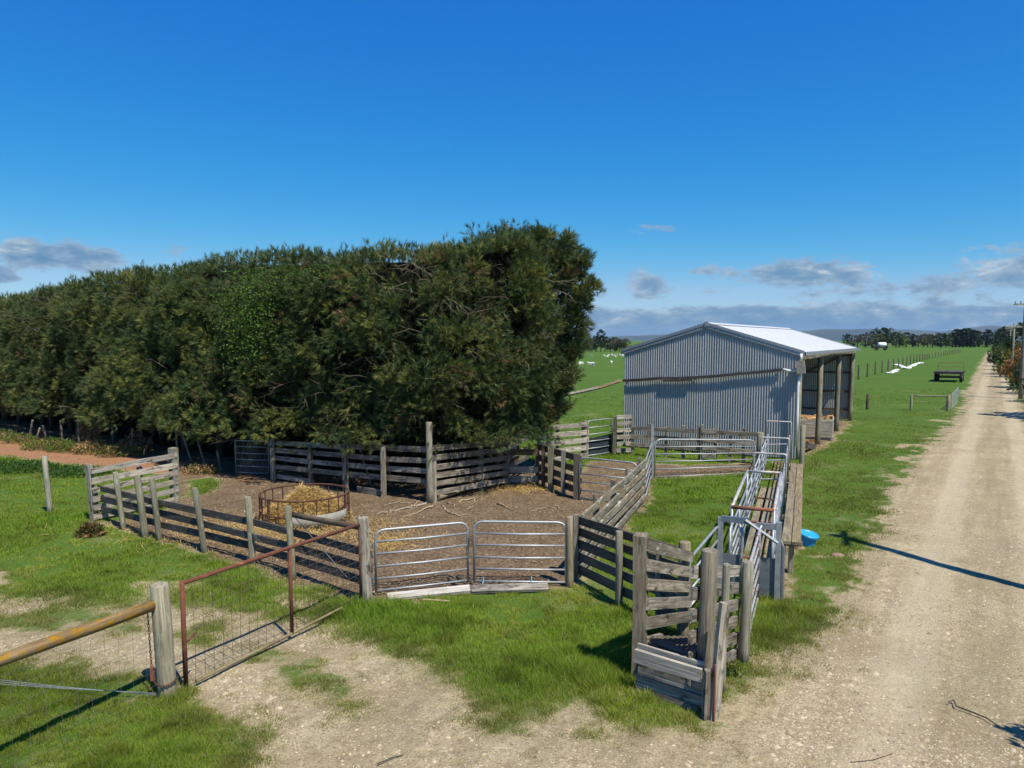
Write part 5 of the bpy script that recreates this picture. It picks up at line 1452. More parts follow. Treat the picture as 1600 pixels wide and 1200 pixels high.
# ---------------------------------------------------------------- shed
def shed():
    C = Vector((9.45, 24.25, 0)); e = Vector((.519, .855, 0)).normalized(); g = Vector((-e.y, e.x, 0))
    Wd, Ln, He, Hr = 6.15, 14.3, 3.66, 4.58
    t = thing('farm_shed', 'grey corrugated iron pole shed open along its road side', 'shed', C)
    def corr(name, o, d, n, L, zb, zt, mat, pitch=.086, amp=.0155, base=0.0):
        """vertical corrugated sheet from o along d, facing n; zt(u) gives the top"""
        N = int(L / pitch * 6); V = []; F = []
        for i in range(N + 1):
            u = L * i / N; q = o + d * u + n * (amp * math.sin(2 * math.pi * u / pitch))
            V += [at(q, zb), at(q, zt(u))]
        for i in range(N): F.append((2 * i, 2 * i + 2, 2 * i + 3, 2 * i + 1))
        return MB().add(V, F).build(name, mat, t, smooth=True)
    top = lambda u: He + (Hr - He) * (1 - abs(u - Wd / 2) / (Wd / 2)) - .03
    corr('end_wall', C, g, -e, Wd, .06, top, M_['zinc'])
    corr('far_end_wall', C + e * Ln, g, -e, Wd, .06, top, M_['zinc'])
    corr('back_wall', C + g * Wd, e, -g, Ln, .06, lambda u: He - .03, M_['zinc'])
    # roof: corrugations run down the slope
    ov = .025
    for nm, a, s in (('roof_slope', C - e * ov - g * .16, 1), ('roof_slope', C - e * ov + g * (Wd + .1), -1)):
        L = Ln + 2 * ov; N = int(L / .076 * 4); V = []; F = []
        run = Wd / 2 + (.16 if s == 1 else .1); drop = (Hr - He) * run / (Wd / 2)
        for i in range(N + 1):
            u = L * i / N; z = .010 * math.sin(2 * math.pi * u / .076)
            V += [at(a + e * u, Hr - drop + z), at(a + e * u + g * s * run, Hr + z)]
        for i in range(N): F.append((2 * i, 2 * i + 2, 2 * i + 3, 2 * i + 1))
        o = MB().add(V, F).build(nm, M_['zincroof'], t, smooth=True)
    mid = C + g * Wd / 2
    m = MB()
    a, b = mid - e * (ov + .02), mid + e * (Ln + ov + .02)
    m.add([at(a - g * .2, Hr - .025), at(a, Hr + .05), at(a + g * .2, Hr - .025), at(b - g * .2, Hr - .025), at(b, Hr + .05), at(b + g * .2, Hr - .025)], [(0, 1, 4, 3), (1, 2, 5, 4)])
    m.build('ridge_cap', M_['zincroof'], t)
    # barge flashings on both gables
    for off in (-ov - .012, Ln + ov + .012):
        for q in (-.18, Wd + .12):
            p0 = C + e * off + g * q; p1 = mid + e * off
            zz = Hr - (Hr - He) * abs(q - Wd / 2) / (Wd / 2)
            mb = MB(); d0, d1 = at(p0, zz), at(p1, Hr)
            for (dz0, dz1, th) in ((-.16, -.05, .008), (-.05, .045, .022)):
                k = len(mb.v); n = e * (th if off < 0 else -th)
                for p in (d0, d1):
                    mb.v += [tuple(p + Z * dz0), tuple(p + Z * dz1), tuple(p + Z * dz1 - n), tuple(p + Z * dz0 - n)]
                mb.f += [(k, k + 4, k + 5, k + 1), (k + 1, k + 5, k + 6, k + 2), (k + 2, k + 6, k + 7, k + 3), (k + 3, k + 7, k + 4, k), (k, k + 1, k + 2, k + 3), (k + 4, k + 7, k + 6, k + 5)]
            mb.build('barge_flashing', M_['flash'], t)
    for off in (-ov - .03,):
        MB().box(mid + e * off + Z * (Hr - .02), (.14, .05, .16), Matrix.Rotation(math.atan2(g.y, g.x), 3, 'Z')).build('ridge_boss', M_['flash'], t)
    # gutter along the open side
    ga = C - g * .24 - e * .1; gb = ga + e * (Ln + .2); zz = He - .10
    m = MB(); prof = [(0, 0.06), (0.005, -.05), (-.10, -.055), (-.115, .05), (-.105, .05), (-.092, -.04), (.0, -.035)]
    for p in (ga, gb):
        for (o, z) in prof: m.v.append(tuple(at(p + g * o, zz + z)))
    n = len(prof)
    for j in range(n): m.f.append((j, (j + 1) % n, n + (j + 1) % n, n + j))
    m.f += [tuple(range(n))[::-1], tuple(n + j for j in range(n))]
    m.build('gutter', M_['flash'], t)
    # poles along the open side, and their eave beam
    for s in (0.12, 4.35, 9.4, Ln - .1):
        p = C + e * s - g * .02
        pole(t, p - Z * .2, p + Z * (He - .14), .105 if s > 1 else .08, M_['post'], 'pole', n=12, taper=.93, wob=.012)
    plank(t, at(C - g * .05 + e * .05, He - .2), at(C - g * .05 + e * (Ln - .05), He - .2), .2, .05, M_['grey'], 'eave_beam')
    # poles, girts and brace against the inside of the back wall
    for s in (.15, 4.35, 9.4, Ln - .15):
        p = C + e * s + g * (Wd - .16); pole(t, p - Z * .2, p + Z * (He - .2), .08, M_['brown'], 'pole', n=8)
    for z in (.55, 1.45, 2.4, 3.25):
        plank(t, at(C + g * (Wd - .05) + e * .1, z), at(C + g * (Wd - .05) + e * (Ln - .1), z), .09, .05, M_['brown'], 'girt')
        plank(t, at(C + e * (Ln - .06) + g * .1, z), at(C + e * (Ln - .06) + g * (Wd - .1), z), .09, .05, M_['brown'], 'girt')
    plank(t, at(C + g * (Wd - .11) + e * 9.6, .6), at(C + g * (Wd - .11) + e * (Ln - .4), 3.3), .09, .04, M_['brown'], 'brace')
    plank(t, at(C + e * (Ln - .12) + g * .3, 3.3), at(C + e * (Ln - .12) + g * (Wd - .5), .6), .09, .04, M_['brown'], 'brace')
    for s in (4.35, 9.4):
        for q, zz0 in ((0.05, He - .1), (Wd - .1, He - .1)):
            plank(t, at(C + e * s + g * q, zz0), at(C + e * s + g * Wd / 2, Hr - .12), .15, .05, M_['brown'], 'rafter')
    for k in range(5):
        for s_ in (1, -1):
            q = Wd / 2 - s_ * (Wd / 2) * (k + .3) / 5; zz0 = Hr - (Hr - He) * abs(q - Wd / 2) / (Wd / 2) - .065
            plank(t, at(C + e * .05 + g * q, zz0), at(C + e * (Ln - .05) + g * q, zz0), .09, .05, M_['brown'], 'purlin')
    # rainwater head and downpipe at the near corner
    q = C - e * .17 - g * .10
    MB().box(q + Z * 3.12, (.26, .24, .42), Matrix.Rotation(math.atan2(g.y, g.x) + .1, 3, 'Z') @ Matrix.Rotation(R(7), 3, 'Y')).build('rainwater_head', M_['concrete'], t)
    MB().tube([q + Z * 3.33, q + Z * 3.56], .045, 10).build('outlet_pipe', M_['whitepvc'], t, smooth=True)
    MB().tube([q + Vector((0, 0, 2.95)), q + Vector((-.06, .02, 2.5)), q + Vector((-.05, .03, 1.6)), q + Vector((-.05, .03, .5))], .048, 10).build('downpipe', M_['whitepvc'], t, smooth=True)
    MB().tube(bend_round([q + g * .06 + Z * 3.02, q + g * .30 + Z * 2.98, q + g * .55 + Z * 3.04], .1), .04, 8).build('inlet_elbow', M_['whitepvc'], t, smooth=True)
    # long sagging rail hung along the end wall and on past the corner
    r0 = C - e * .085 + g * .5
    u = thing('sagging_flume', 'long sagging timber flume carried along the shed end wall', 'flume', r0)
    P = [at(r0, 3.03), at(r0 + g * 1.4, 2.86), at(r0 + g * 2.9, 2.69), at(r0 + g * 4.3, 2.62), at(r0 + g * 5.66, 2.50)]
    for a, b in zip(P, P[1:]): plank(u, a, b, .10, .05, M_['dark'], 'trough_board', chip=.0, sag=.015)
    plank(u, P[2] + g * .1 - e * .04 - Z * .09, P[3] - g * .2 - e * .04 - Z * .07, .09, .025, M_['dark'], 'trough_board')
    E = P[-1]; T0 = gp(968, 596, 2.46); T0 = E + g * .08; T1 = E + g * 1.0 - Z * .30; T2 = E + g * 2.6 - Z * .66 - e * .2
    plank(u, T0, T1, .17, .04, M_['lichen'], 'tail_board', up=Vector((.2, .8, .5)).normalized()); plank(u, T1, T2, .15, .05, M_['pale'], 'tail_board', sag=.04, up=Vector((.2, .8, .5)).normalized())
    post_at(u, T2 * Vector((1, 1, 0)) if False else Vector((T2.x, T2.y, 0)), T2.z, .05, M_['grey'])
    for k in (.1, 2.9, 5.5):
        h = 3.03 - .1 * k; b = at(r0 + g * k, h); plank(u, b + Z * -.02, b + e * .07 + Z * .0, .04, .04, M_['grey'], 'bracket')
    # fruit bins of firewood
    def bin_(s, inn, w, h, mat, lbl, rot=0.0, base=.0):
        c = C + e * s + g * inn; b = thing('wooden_crate', lbl, 'crate', c)
        ee = Matrix.Rotation(rot, 3, 'Z') @ e; gg = Matrix.Rotation(rot, 3, 'Z') @ g
        n = 6
        for k in range(n):
            z = base + .12 + (h - .12) * (k + .5) / n; ww = (h - .12) / n * .86
            for (o, d) in ((ee * w / 2, gg), (-ee * w / 2, gg), (gg * w / 2, ee), (-gg * w / 2, ee)):
                plank(b, at(c + o - d * (w / 2 - .02), z), at(c + o + d * (w / 2 - .02), z), ww, .025, mat, 'slat', chip=.004)
        for sx in (-1, 1):
            for sy in (-1, 1):
                p = c + ee * sx * (w / 2 - .06) + gg * sy * (w / 2 - .06); plank(b, at(p, base + .02), at(p, base + h), .09, .09, mat, 'corner_post', up=ee)
        for k in (-1, 0, 1): plank(b, at(c + ee * k * (w / 2 - .1) - gg * w / 2, base + .06), at(c + ee * k * (w / 2 - .1) + gg * w / 2, base + .06), .11, .09, mat, 'runner')
        plank(b, at(c - gg * w / 2, base + .13), at(c + gg * w / 2, base + .13), w - .08, .03, mat, 'floor_board', up=ee)
        return c
    c1 = bin_(6.4, .45, 1.45, .86, M_['crate'], 'grey slatted crate of firewood standing between the shed poles', 0.12)
    c2 = bin_(5.0, 1.9, 1.25, .80, M_['reddish'], 'brown slatted crate of firewood deeper inside the shed', -.1)
    def firewood(c, n, w, z0, lbl, grp, hmax):
        for i in range(n):
            p = c + e * random.uniform(-w, w) + g * random.uniform(-w, w); a = random.uniform(0, 6.28); L = random.uniform(.24, .36)
            z = z0 + random.uniform(0, hmax)
            d = Vector((math.cos(a), math.sin(a), random.uniform(-.25, .25))).normalized(); r = random.uniform(.05, .085)
            m = MB(); k = [(r, 0), (-.5 * r, .8 * r), (-.6 * r, -.7 * r)]
            for x in (-L / 2, L / 2):
                for (yy, zz1) in k: m.v.append((x + random.uniform(-.01, .01), yy, zz1))
            m.f = [(0, 3, 4, 1), (1, 4, 5, 2), (2, 5, 3, 0), (0, 1, 2), (3, 5, 4)]
            o = m.build('firewood_log', M_['split'], None, frame_matrix(at(p, z), at(p, z) + d)); tag(o, lbl, 'firewood', grp)
    # a packed bed below the visible logs
    firewood(c1, 34, .58, .78, 'split log heaped in the grey slatted crate', 'firewood in the grey crate', .14)
    firewood(c2, 26, .50, .72, 'split log heaped in the brown slatted crate', 'firewood in the brown crate', .14)
    for c, h, l in ((c1, .72, 'packed split firewood filling the grey crate'), (c2, .64, 'packed split firewood filling the brown crate')):
        m = MB(); n = 9
        for i in range(n + 1):
            for j in range(n + 1): m.v.append(tuple(at(c + e * (-.52 + 1.04 * i / n) + g * (-.52 + 1.04 * j / n), h + random.uniform(-.03, .06))))
        for i in range(n):
            for j in range(n): m.f.append((i * (n + 1) + j, i * (n + 1) + j + 1, (i + 1) * (n + 1) + j + 1, (i + 1) * (n + 1) + j))
        m.box(c + Z * .37, (.98, .98, .42), Matrix.Rotation(math.atan2(e.y, e.x), 3, 'Z'))
        o = m.build('firewood_bed', M_['split'], at_origin=c); tag(o, l, 'firewood'); o['kind'] = 'stuff'
    for i in range(26):
        p = C + e * random.uniform(1.2, 5.4) + g * abs(random.gauss(.25, .6)); a = random.uniform(0, 6.28); L = random.uniform(.15, .34); r = random.uniform(.03, .07)
        m = MB()
        for x in (-L / 2, L / 2):
            for (yy, zz1) in ((r, 0), (-.5 * r, .8 * r), (-.6 * r, -.7 * r)): m.v.append((x, yy, zz1))
        m.f = [(0, 3, 4, 1), (1, 4, 5, 2), (2, 5, 3, 0), (0, 1, 2), (3, 5, 4)]
        o = m.build('firewood_log', M_['split'], None, frame_matrix(at(p, r * .75), at(p, r * .75) + Vector((math.cos(a), math.sin(a), 0)))); tag(o, 'split log lying loose on the ground at the front of the shed', 'firewood', 'loose firewood by the shed')
    a, b = C + e * 1.7 - g * .05, C + e * 3.3 - g * .1
    tag(plank(None, at(a, .30), at(b, .06), .20, .05, M_['dark'], 'plank'), 'dark plank sloping to the ground at the front of the shed', 'plank')
    # tarpaulin over the pile, red drum behind
    c = c2 + Z * .86 + g * .1 - e * .1; m = MB(); n = 12
    for i in range(n + 1):
        for j in range(n + 1):
            x, y = -.5 + i / n, -.5 + j / n; m.v.append(tuple(c + e * x * 1.1 + g * y * 1.0 + Z * (.26 * math.exp(-6 * (x * x + y * y)) + .05 * math.sin(9 * x + 4) * math.cos(8 * y) + random.uniform(-.015, .015))))
    for i in range(n):
        for j in range(n): m.f.append((i * (n + 1) + j, i * (n + 1) + j + 1, (i + 1) * (n + 1) + j + 1, (i + 1) * (n + 1) + j))
    o = m.build('tarpaulin', M_['bluetarp'], at_origin=c2); o.modifiers.new('t', 'SOLIDIFY').thickness = .01; tag(o, 'crumpled dark blue tarpaulin over the firewood in the shed', 'tarpaulin')
    p = C + e * 2.6 + g * 1.6; d = thing('steel_drum', 'red steel drum just inside the shed corner', 'drum', p); m = MB()
    m.tube([p, p + Z * .02, p + Z * .28, p + Z * .30, p + Z * .32, p + Z * .56, p + Z * .58, p + Z * .60, p + Z * .86, p + Z * .88], [.28, .29, .285, .30, .285, .285, .30, .285, .285, .29], 20); m.build('barrel', M_['redpaint'], d, smooth=True)
    MB().tube([p + Z * .86, p + Z * .875], .27, 20).build('lid', M_['rustbar'], d)
shed()
# ---------------------------------------------------------------- beyond the yards
def leaf_crown(centres, radii, per, size, cols, seed=0):
    rng = np.random.default_rng(seed)
    k = len(centres); c = np.array(centres)[:, None]; r = np.array(radii)[:, None, None]
    d = unit(rng.normal(size=(k, per, 3))); p = (c + d * r * (.55 + .5 * rng.random((k, per, 1)))).reshape(-1, 3)
    n = len(p); a = unit(rng.normal(size=(n, 3)) + d.reshape(-1, 3) * .6); u = unit(np.cross(a, rng.normal(size=(n, 3)))); w = np.cross(a, u)
    s = (size * (.5 + rng.random(n)))[:, None]
    V = np.stack([p - u * s, p + w * s * .7, p + u * s, p - w * s * .6], 1).reshape(-1, 3)
    q = np.arange(n) * 4; T = np.concatenate([np.stack([q, q + 1, q + 2], 1), np.stack([q, q + 2, q + 3], 1)])
    cc = np.array(cols)[rng.integers(0, len(cols), k)][:, None] * (.65 + .6 * rng.random((k, per, 1)))
    return V, T, np.repeat(cc.reshape(-1, 3), 4, 0)
DARK = [(.018, .034, .014), (.026, .044, .018)]; MIDG = [(.035, .06, .02), (.05, .075, .025)]; LIME = [(.12, .17, .03), (.15, .19, .04)]; GREYB = [(.085, .075, .055), (.11, .095, .07)]; OLIVE = [(.10, .11, .035), (.08, .09, .03)]
PROTO = {}
def proto(kind, seed):
    key = (kind, seed)
    if key in PROTO: return PROTO[key]
    rng = np.random.default_rng(seed); cs, rs = [], []
    if kind == 'conifer':
        for i in range(34):
            h = .10 + .88 * rng.random(); R_ = .17 * (1 - h) ** .8 + .02; a = rng.random() * 6.283
            cs.append((R_ * math.cos(a) * rng.random() ** .4, R_ * math.sin(a) * rng.random() ** .4, h)); rs.append(.035 + .05 * (1 - h))
        V, T, C = leaf_crown(cs, rs, 30, .022, DARK, seed)
    elif kind == 'pine':
        for i in range(30):
            h = .25 + .7 * rng.random(); R_ = .30 * math.sin(math.pi * min(1, (h - .1) / .95)) ** .7; a = rng.random() * 6.283; q = rng.random() ** .5
            cs.append((R_ * math.cos(a) * q, R_ * math.sin(a) * q, h)); rs.append(.06 + .05 * rng.random())
        V, T, C = leaf_crown(cs, rs, 40, .026, DARK, seed)
    else:
        cols = {'round': MIDG, 'lime': LIME, 'bare': GREYB, 'olive': OLIVE}[kind]
        for i in range(36):
            h = .14 + .8 * rng.random(); R_ = .42 * math.sin(math.pi * min(1, (h + .05) / 1.05)) ** .6; a = rng.random() * 6.283; q = rng.random() ** .5
            cs.append((R_ * math.cos(a) * q, R_ * math.sin(a) * q, h)); rs.append(.07 + .06 * rng.random())
        V, T, C = leaf_crown(cs, rs, 40, .03, cols, seed)
    crown = mesh_np(kind + '_crown', V, T, M_['leaf'], C)
    tm = MB()
    tm.tube([Vector((0, 0, -.02)), Vector((.01, 0, .3)), Vector((-.005, .01, .6)), Vector((0, 0, .85))], [.03, .024, .014, .005], 6)
    for i in range(5):
        a = i * 1.3 + seed; h = .25 + .11 * i; tm.tube([Vector((0, 0, h)), Vector((.11 * math.cos(a), .11 * math.sin(a), h + .07)), Vector((.19 * math.cos(a), .19 * math.sin(a), h + .15))], [.011, .007, .003], 4)
    PROTO[key] = (crown, mesh_from_mb(tm, kind + '_trunk', M_['bark'])); return PROTO[key]
def tree(kind, X, Y, H, W, label, group, seed, rot=0.0, name=None):
    crown, trunk = proto(kind, seed)
    b = Vector((X, Y, 0))
    r = bpy.data.objects.new(name or {'conifer': 'conifer_tree', 'pine': 'pine_tree', 'round': 'broadleaf_tree', 'lime': 'willow_tree', 'bare': 'bare_tree', 'olive': 'broadleaf_tree'}[kind], None)
    r.matrix_basis = Matrix.Translation(b) @ Matrix.Rotation(rot, 4, 'Z') @ Matrix.Diagonal((W, W, H, 1)); COL.objects.link(r); tag(r, label, 'tree', group)
    for nm, me in (('crown', crown), ('trunk', trunk)):
        o = bpy.data.objects.new(nm, me); COL.objects.link(o); o.parent = r
    return r
ORD = ['first', 'second', 'third', 'fourth', 'fifth', 'sixth', 'seventh', 'eighth', 'ninth', 'tenth', 'eleventh', 'twelfth', 'thirteenth', 'fourteenth', 'fifteenth']
def far_trees():
    Lb = {'conifer': 'slim dark conifer beyond the paddock, %s conifer out from the road', 'pine': 'dark spreading pine beyond the paddock, %s pine out from the road', 'round': 'rounded mid green tree beyond the paddock, %s of its kind out from the road',
          'lime': 'bright lime green willow beyond the paddock, %s of its kind out from the road', 'bare': 'leafless greyish tree beyond the paddock, %s of its kind out from the road', 'olive': 'pale olive bush beyond the paddock, %s of its kind out from the road'}
    # x px, top y px, kind, width / height
    row = [(1322, 528, 'pine', .9), (1338, 533, 'bare', 1.1), (1350, 530, 'bare', 1.2), (1372, 517, 'pine', 1.15), (1384, 519, 'pine', 1.1), (1368, 534, 'olive', 1.6), (1398, 524, 'round', 1.1), (1403, 531, 'lime', 1.2), (1414, 524, 'pine', 1.1), (1424, 527, 'conifer', 1.2),
           (1433, 526, 'bare', 1.0), (1441, 527, 'pine', .9), (1447, 529, 'bare', 1.1), (1455, 529, 'olive', 1.3), (1468, 525, 'round', 1.2), (1476, 528, 'round', 1.1), (1486, 523, 'conifer', 1.2), (1491, 520, 'conifer', 1.2), (1497, 521, 'conifer', 1.3), (1502, 518, 'conifer', 1.2), (1508, 519, 'conifer', 1.3),
           (1514, 521, 'conifer', 1.2), (1521, 520, 'conifer', 1.3), (1527, 523, 'conifer', 1.2), (1540, 521, 'conifer', 1.6), (1551, 523, 'pine', .9), (1560, 520, 'pine', 1.0), (1568, 517, 'pine', 1.0), (1575, 518, 'round', 1.0),
           ]
    row.sort(reverse=True); cnt = {}
    for i, (px, py, kind, wr) in enumerate(row):
        Y = 400 + 25 * random.random() + (12 if kind in ('pine', 'conifer') else 0); X = (px - CX) / FPX * Y
        H = 1.28 * max(6.0, hgt(Y, py)); sc = 2.9 if kind == 'conifer' else 1.65
        tree(kind, X, Y, H, H * wr * {'conifer': 1.9, 'pine': 1.45}.get(kind, 1.15), Lb[kind] % ORD[cnt.setdefault(kind, 0)], 'trees along the far side of the paddock', i % 3, random.random() * 6); cnt[kind] += 1
    row = [(897, 535, 'bare', 1.3), (902, 532, 'round', 1.2), (915, 535, 'bare', 1.3), (924, 532, 'bare', 1.2), (931, 529, 'pine', 1.0), (938, 521, 'pine', .75), (945, 528, 'pine', .9), (953, 533, 'bare', 1.2), (961, 531, 'round', 1.1), (968, 533, 'bare', 1.2), (976, 533, 'bare', 1.2)]; cnt = {}
    for i, (px, py, kind, wr) in enumerate(row):
        Y = 252 + 14 * random.random(); X = (px - CX) / FPX * Y; H = 1.25 * hgt(Y, py)
        tree(kind, X, Y, H, H * wr * 1.1, {'pine': 'dark pine in the far grove, %s pine from the hedge end', 'round': 'mid green tree in the far grove, %s green one from the hedge end', 'bare': 'grey leafless tree in the far grove, %s bare one from the hedge end'}[kind] % ORD[cnt.setdefault(kind, 0)], 'grove past the end of the hedge', i % 3, random.random() * 6); cnt[kind] += 1
far_trees()

def hedgerow():
    """shrubs along the right side of the road, some just out of frame"""
    cols = {'green': [(.05, .09, .02), (.07, .11, .025)], 'gold': [(.22, .17, .03), (.10, .12, .03)], 'red': [(.30, .10, .04), (.34, .16, .07), (.12, .10, .03)], 'dark': [(.025, .045, .015), (.04, .06, .02)]}
    sp = [(43.7, 61.5, 2.3, 3.1, 'red', 'shrub with rusty orange and pink leaves beside the road'), (48.6, 68.5, 2.0, 2.6, 'green', 'mid green shrub next to the rusty orange one'),
          (55.0, 79, 2.4, 3.8, 'gold', 'tall golden shrub beside the farther power pole'), (60.6, 88, 2.3, 3.4, 'dark', 'dark roadside shrub past the farther power pole'), (67.5, 99, 2.6, 3.2, 'green', 'green roadside shrub well down the road'),
          (76, 112, 2.8, 3.0, 'dark', 'dark roadside shrub far down the road'), (88, 130, 3.0, 3.2, 'gold', 'yellowish roadside shrub far down the road'), (103, 153, 3.4, 3.2, 'dark', 'dark shrub where the road narrows'), (122, 182, 3.5, 3.4, 'green', 'green shrub near the end of the road'),
          (39.3, 54.5, 2.1, 2.6, 'dark', 'big dark shrub beside the rusty orange one'), (34.6, 46.5, 1.8, 2.4, 'dark', 'dark shrub opposite the netting hurdle'),
          ]
    for i, (x, y, r, h, c, lbl) in enumerate(sp):
        t = thing('roadside_shrub', lbl, 'shrub', Vector((x, y, 0)))
        rng = np.random.default_rng(200 + i); k = 26
        a = rng.random(k) * 6.283; q = rng.random(k) ** .5; z = .15 + (h - .35) * rng.random(k)
        rr = r * (1 - .45 * (z / h) ** 2)
        cs = np.stack([x + rr * q * np.cos(a), y + rr * q * np.sin(a), z], 1)
        V, T, C = leaf_crown(cs, np.full(k, .22 * r + .2), 110, .055 + .0007 * y, cols[c], 300 + i)
        link('foliage', mesh_np('foliage', V, T, M_['leaf'], C), t)
        m = MB()
        for j in range(6):
            b = Vector((x + random.uniform(-.3, .3), y + random.uniform(-.3, .3), -.1)); m.tube([b, b + Vector((random.uniform(-.5, .5), random.uniform(-.5, .5), h * .8))], [.05, .015], 5)
        m.build('stem', M_['bark'], t)['kind'] = 'stuff'
    tree('round', 59.5, 84.0, 6.4, 6.4, 'grey green roadside tree behind the power pole', None, 5, 1.0)
    tree('round', 29.6, 36.0, 8.2, 7.0, 'bushy green tree on the road side opposite the shed', None, 7, 2.0)
    tree('olive', 6.5, 5.8, 3.2, 1.7, 'young olive leaved tree on the verge beside the near road edge', None, 8, 0.3)
hedgerow()

def power_pole(x, y, h, r, arm, lbl, ang=0.0, wood_=True, lean=(0, 0)):
    b = Vector((x, y, 0)); t = thing('power_pole', lbl, 'power pole', b)
    ln = Vector((lean[0], lean[1], 0)); pole(t, b - Z * .5, b + Z * h + ln, r, M_['bigpost'] if wood_ else M_['strainer'], 'pole', n=10, taper=.75)
    b = b + ln * .96; d = Vector((math.cos(ang), math.sin(ang), 0))
    ca = plank(t, b - d * arm + Z * (h - .35) + Vector((0, -r, 0)), b + d * arm + Z * (h - .35) + Vector((0, -r, 0)), .11, .09, M_['grey'], 'crossarm')
    for s in (-.92, -.5, .5, .92):
        p = b + d * arm * s + Z * (h - .29) + Vector((0, -r, 0)); MB().tube([p, p + Z * .05, p + Z * .08, p + Z * .14], [.02, .045, .03, .045], 8).build('insulator', M_['concrete'], ca)
power_pole(34.7, 50.0, 6.75, .14, .95, 'brown timber power pole with a short crossarm beside the rusty orange shrub', .1)
power_pole(51.0, 75.0, 5.7, .11, 1.3, 'pale slim power pole down the road', .25, False)
power_pole(79, 117, 6.2, .12, 1.3, 'slim power pole standing among far roadside shrubs', .25, False)
power_pole(112, 166, 6.6, .13, 1.3, 'most distant slim power pole near the end of the road', .25, False)
power_pole(9.25, 9.75, 8.8, .14, .7, 'tall timber power pole casting its shadow across the gravel road', 1.2, lean=(.45, 1.1))

def paddock_fence():
    def line(pts, lbl, hs, r, nw=5, mat=M_['brown']):
        P = [Vector(p) for p in pts]; t = thing('wire_fence', lbl, 'fence', P[0])
        for p in P: post_at(t, p, hs * random.uniform(.94, 1.05), r, mat)
        m = MB()
        for k in range(nw):
            for a, b in zip(P, P[1:]): m.tube([at(a, .2 + (hs - .35) * k / (nw - 1)), at(b, .2 + (hs - .35) * k / (nw - 1))], .006, 3, caps=False)
        m.build('wires', M_['wire'], t)
    a, b = gp(1341, 593), gp(1441, 563)
    line([a.lerp(b, k / 13) for k in range(14)], 'line of dark round posts and wires beside the white plastic wrap', 1.45, .085)
    c = gp(1452, 561); d = gp(1474, 556)
    line([b.lerp(c, k / 4) for k in range(1, 5)] + [c.lerp(d, k / 5) for k in range(1, 6)], 'far run of short fence posts across the paddock', 1.2, .07)
    e = gp(1500, 551)
    line([d.lerp(e, k / 10) for k in range(1, 11)], 'most distant wire fence towards the far tree line', 1.3, .08)
    # netting hurdle by the road
    p0, p1 = gp(1423, 641), gp(1481, 642)
    t = thing('rail_hurdle', 'two posts joined by a round top rail beside the road', 'fence', p0)
    post_at(t, p0, .9, .075, M_['post']); post_at(t, p1, .92, .11, M_['strainer'])
    pole(t, at(p0, .84), at(p1, .84), .05, M_['bigpost'], 'top_rail', n=8)
    p2 = gp(1496, 634)
    g = thing('netting_gate', 'small wire netting gate swung from the rail hurdle', 'gate', p1)
    MB().tube(bend_round([at(p1, .1) + Vector((.18, 0, 0)), at(p1, .95) + Vector((.18, 0, 0)), at(p2, 1.12), at(p2, .2)], .05), .022, 6).build('frame', M_['galv'], g)
    mesh_panel('wire_netting', g, p1 + Vector((.18, 0, 0)), p2, .1, .95, 9, 8, .008, M_['galv'], .2, 1.1)
    p = gp(1355, 640); s = thing('fence_post', 'lone dark post in rough grass beyond the shed corner', 'post', p); post_at(s, p, .9, .085, M_['brown'])
paddock_fence()

def trailer():
    c = gp(1481, 597); d = Vector((.66, 1, 0)).normalized(); n = Vector((d.y, -d.x, 0)); c = c + d * 2.0
    t = thing('farm_trailer', 'old dark flat deck trailer parked on the grass beside the road', 'trailer', c)
    Mr = Matrix.Rotation(math.atan2(d.y, d.x), 3, 'Z')
    for k in range(8):
        o = -1.15 + 2.3 * (k + .5) / 8; plank(t, at(c + n * o - d * 2.2, .98), at(c + n * o + d * 2.2, .98), .27, .06, M_['dark'], 'deck_board', up=n)
    m = MB(); m.box(c + n * .5 + Z * .84, (4.2, .12, .2), Mr); m.box(c - n * .5 + Z * .84, (4.2, .12, .2), Mr); m.box(c - d * 2.2 + Z * .88, (.1, 2.4, .2), Mr); m.box(c + d * 2.2 + Z * .88, (.1, 2.4, .2), Mr); m.build('chassis', M_['blacksteel'], t)
    for sx in (-1.55, 1.55):
        MB().tube([c + d * sx - n * 1.0 + Z * .42, c + d * sx + n * 1.0 + Z * .42], .06, 8).build('axle', M_['blacksteel'], t)
        for sy in (-1, 1):
            w = c + d * sx + n * sy * 1.05 + Z * .42
            wh = MB(); wh.tube([w - n * .13, w - n * .11, w + n * .11, w + n * .13], [.34, .42, .42, .34], 20); o = wh.build('wheel', M_['rubber'], t, smooth=True)
            MB().tube([w - n * .14, w + n * .14], .2, 14).build('rim', M_['concrete'], o)
    for s in (-1, 1):
        MB().tube(bend_round([at(c + d * 2.1 + n * s * 1.1, 1.0), at(c + d * 2.1 + n * s * 1.1, 1.75), at(c + d * 2.1 + n * s * .05, 1.75)], .1), .025, 6).build('head_rail', M_['rustbar'], t)
    MB().tube([at(c + d * 2.1 - n * 1.1, 1.4), at(c + d * 2.1 + n * 1.1, 1.4)], .02, 6).build('head_rail', M_['rustbar'], t)
    MB().tube([at(c - d * 2.2, .85), at(c - d * 3.3, .62)], .05, 6).build('drawbar', M_['blacksteel'], t)
trailer()

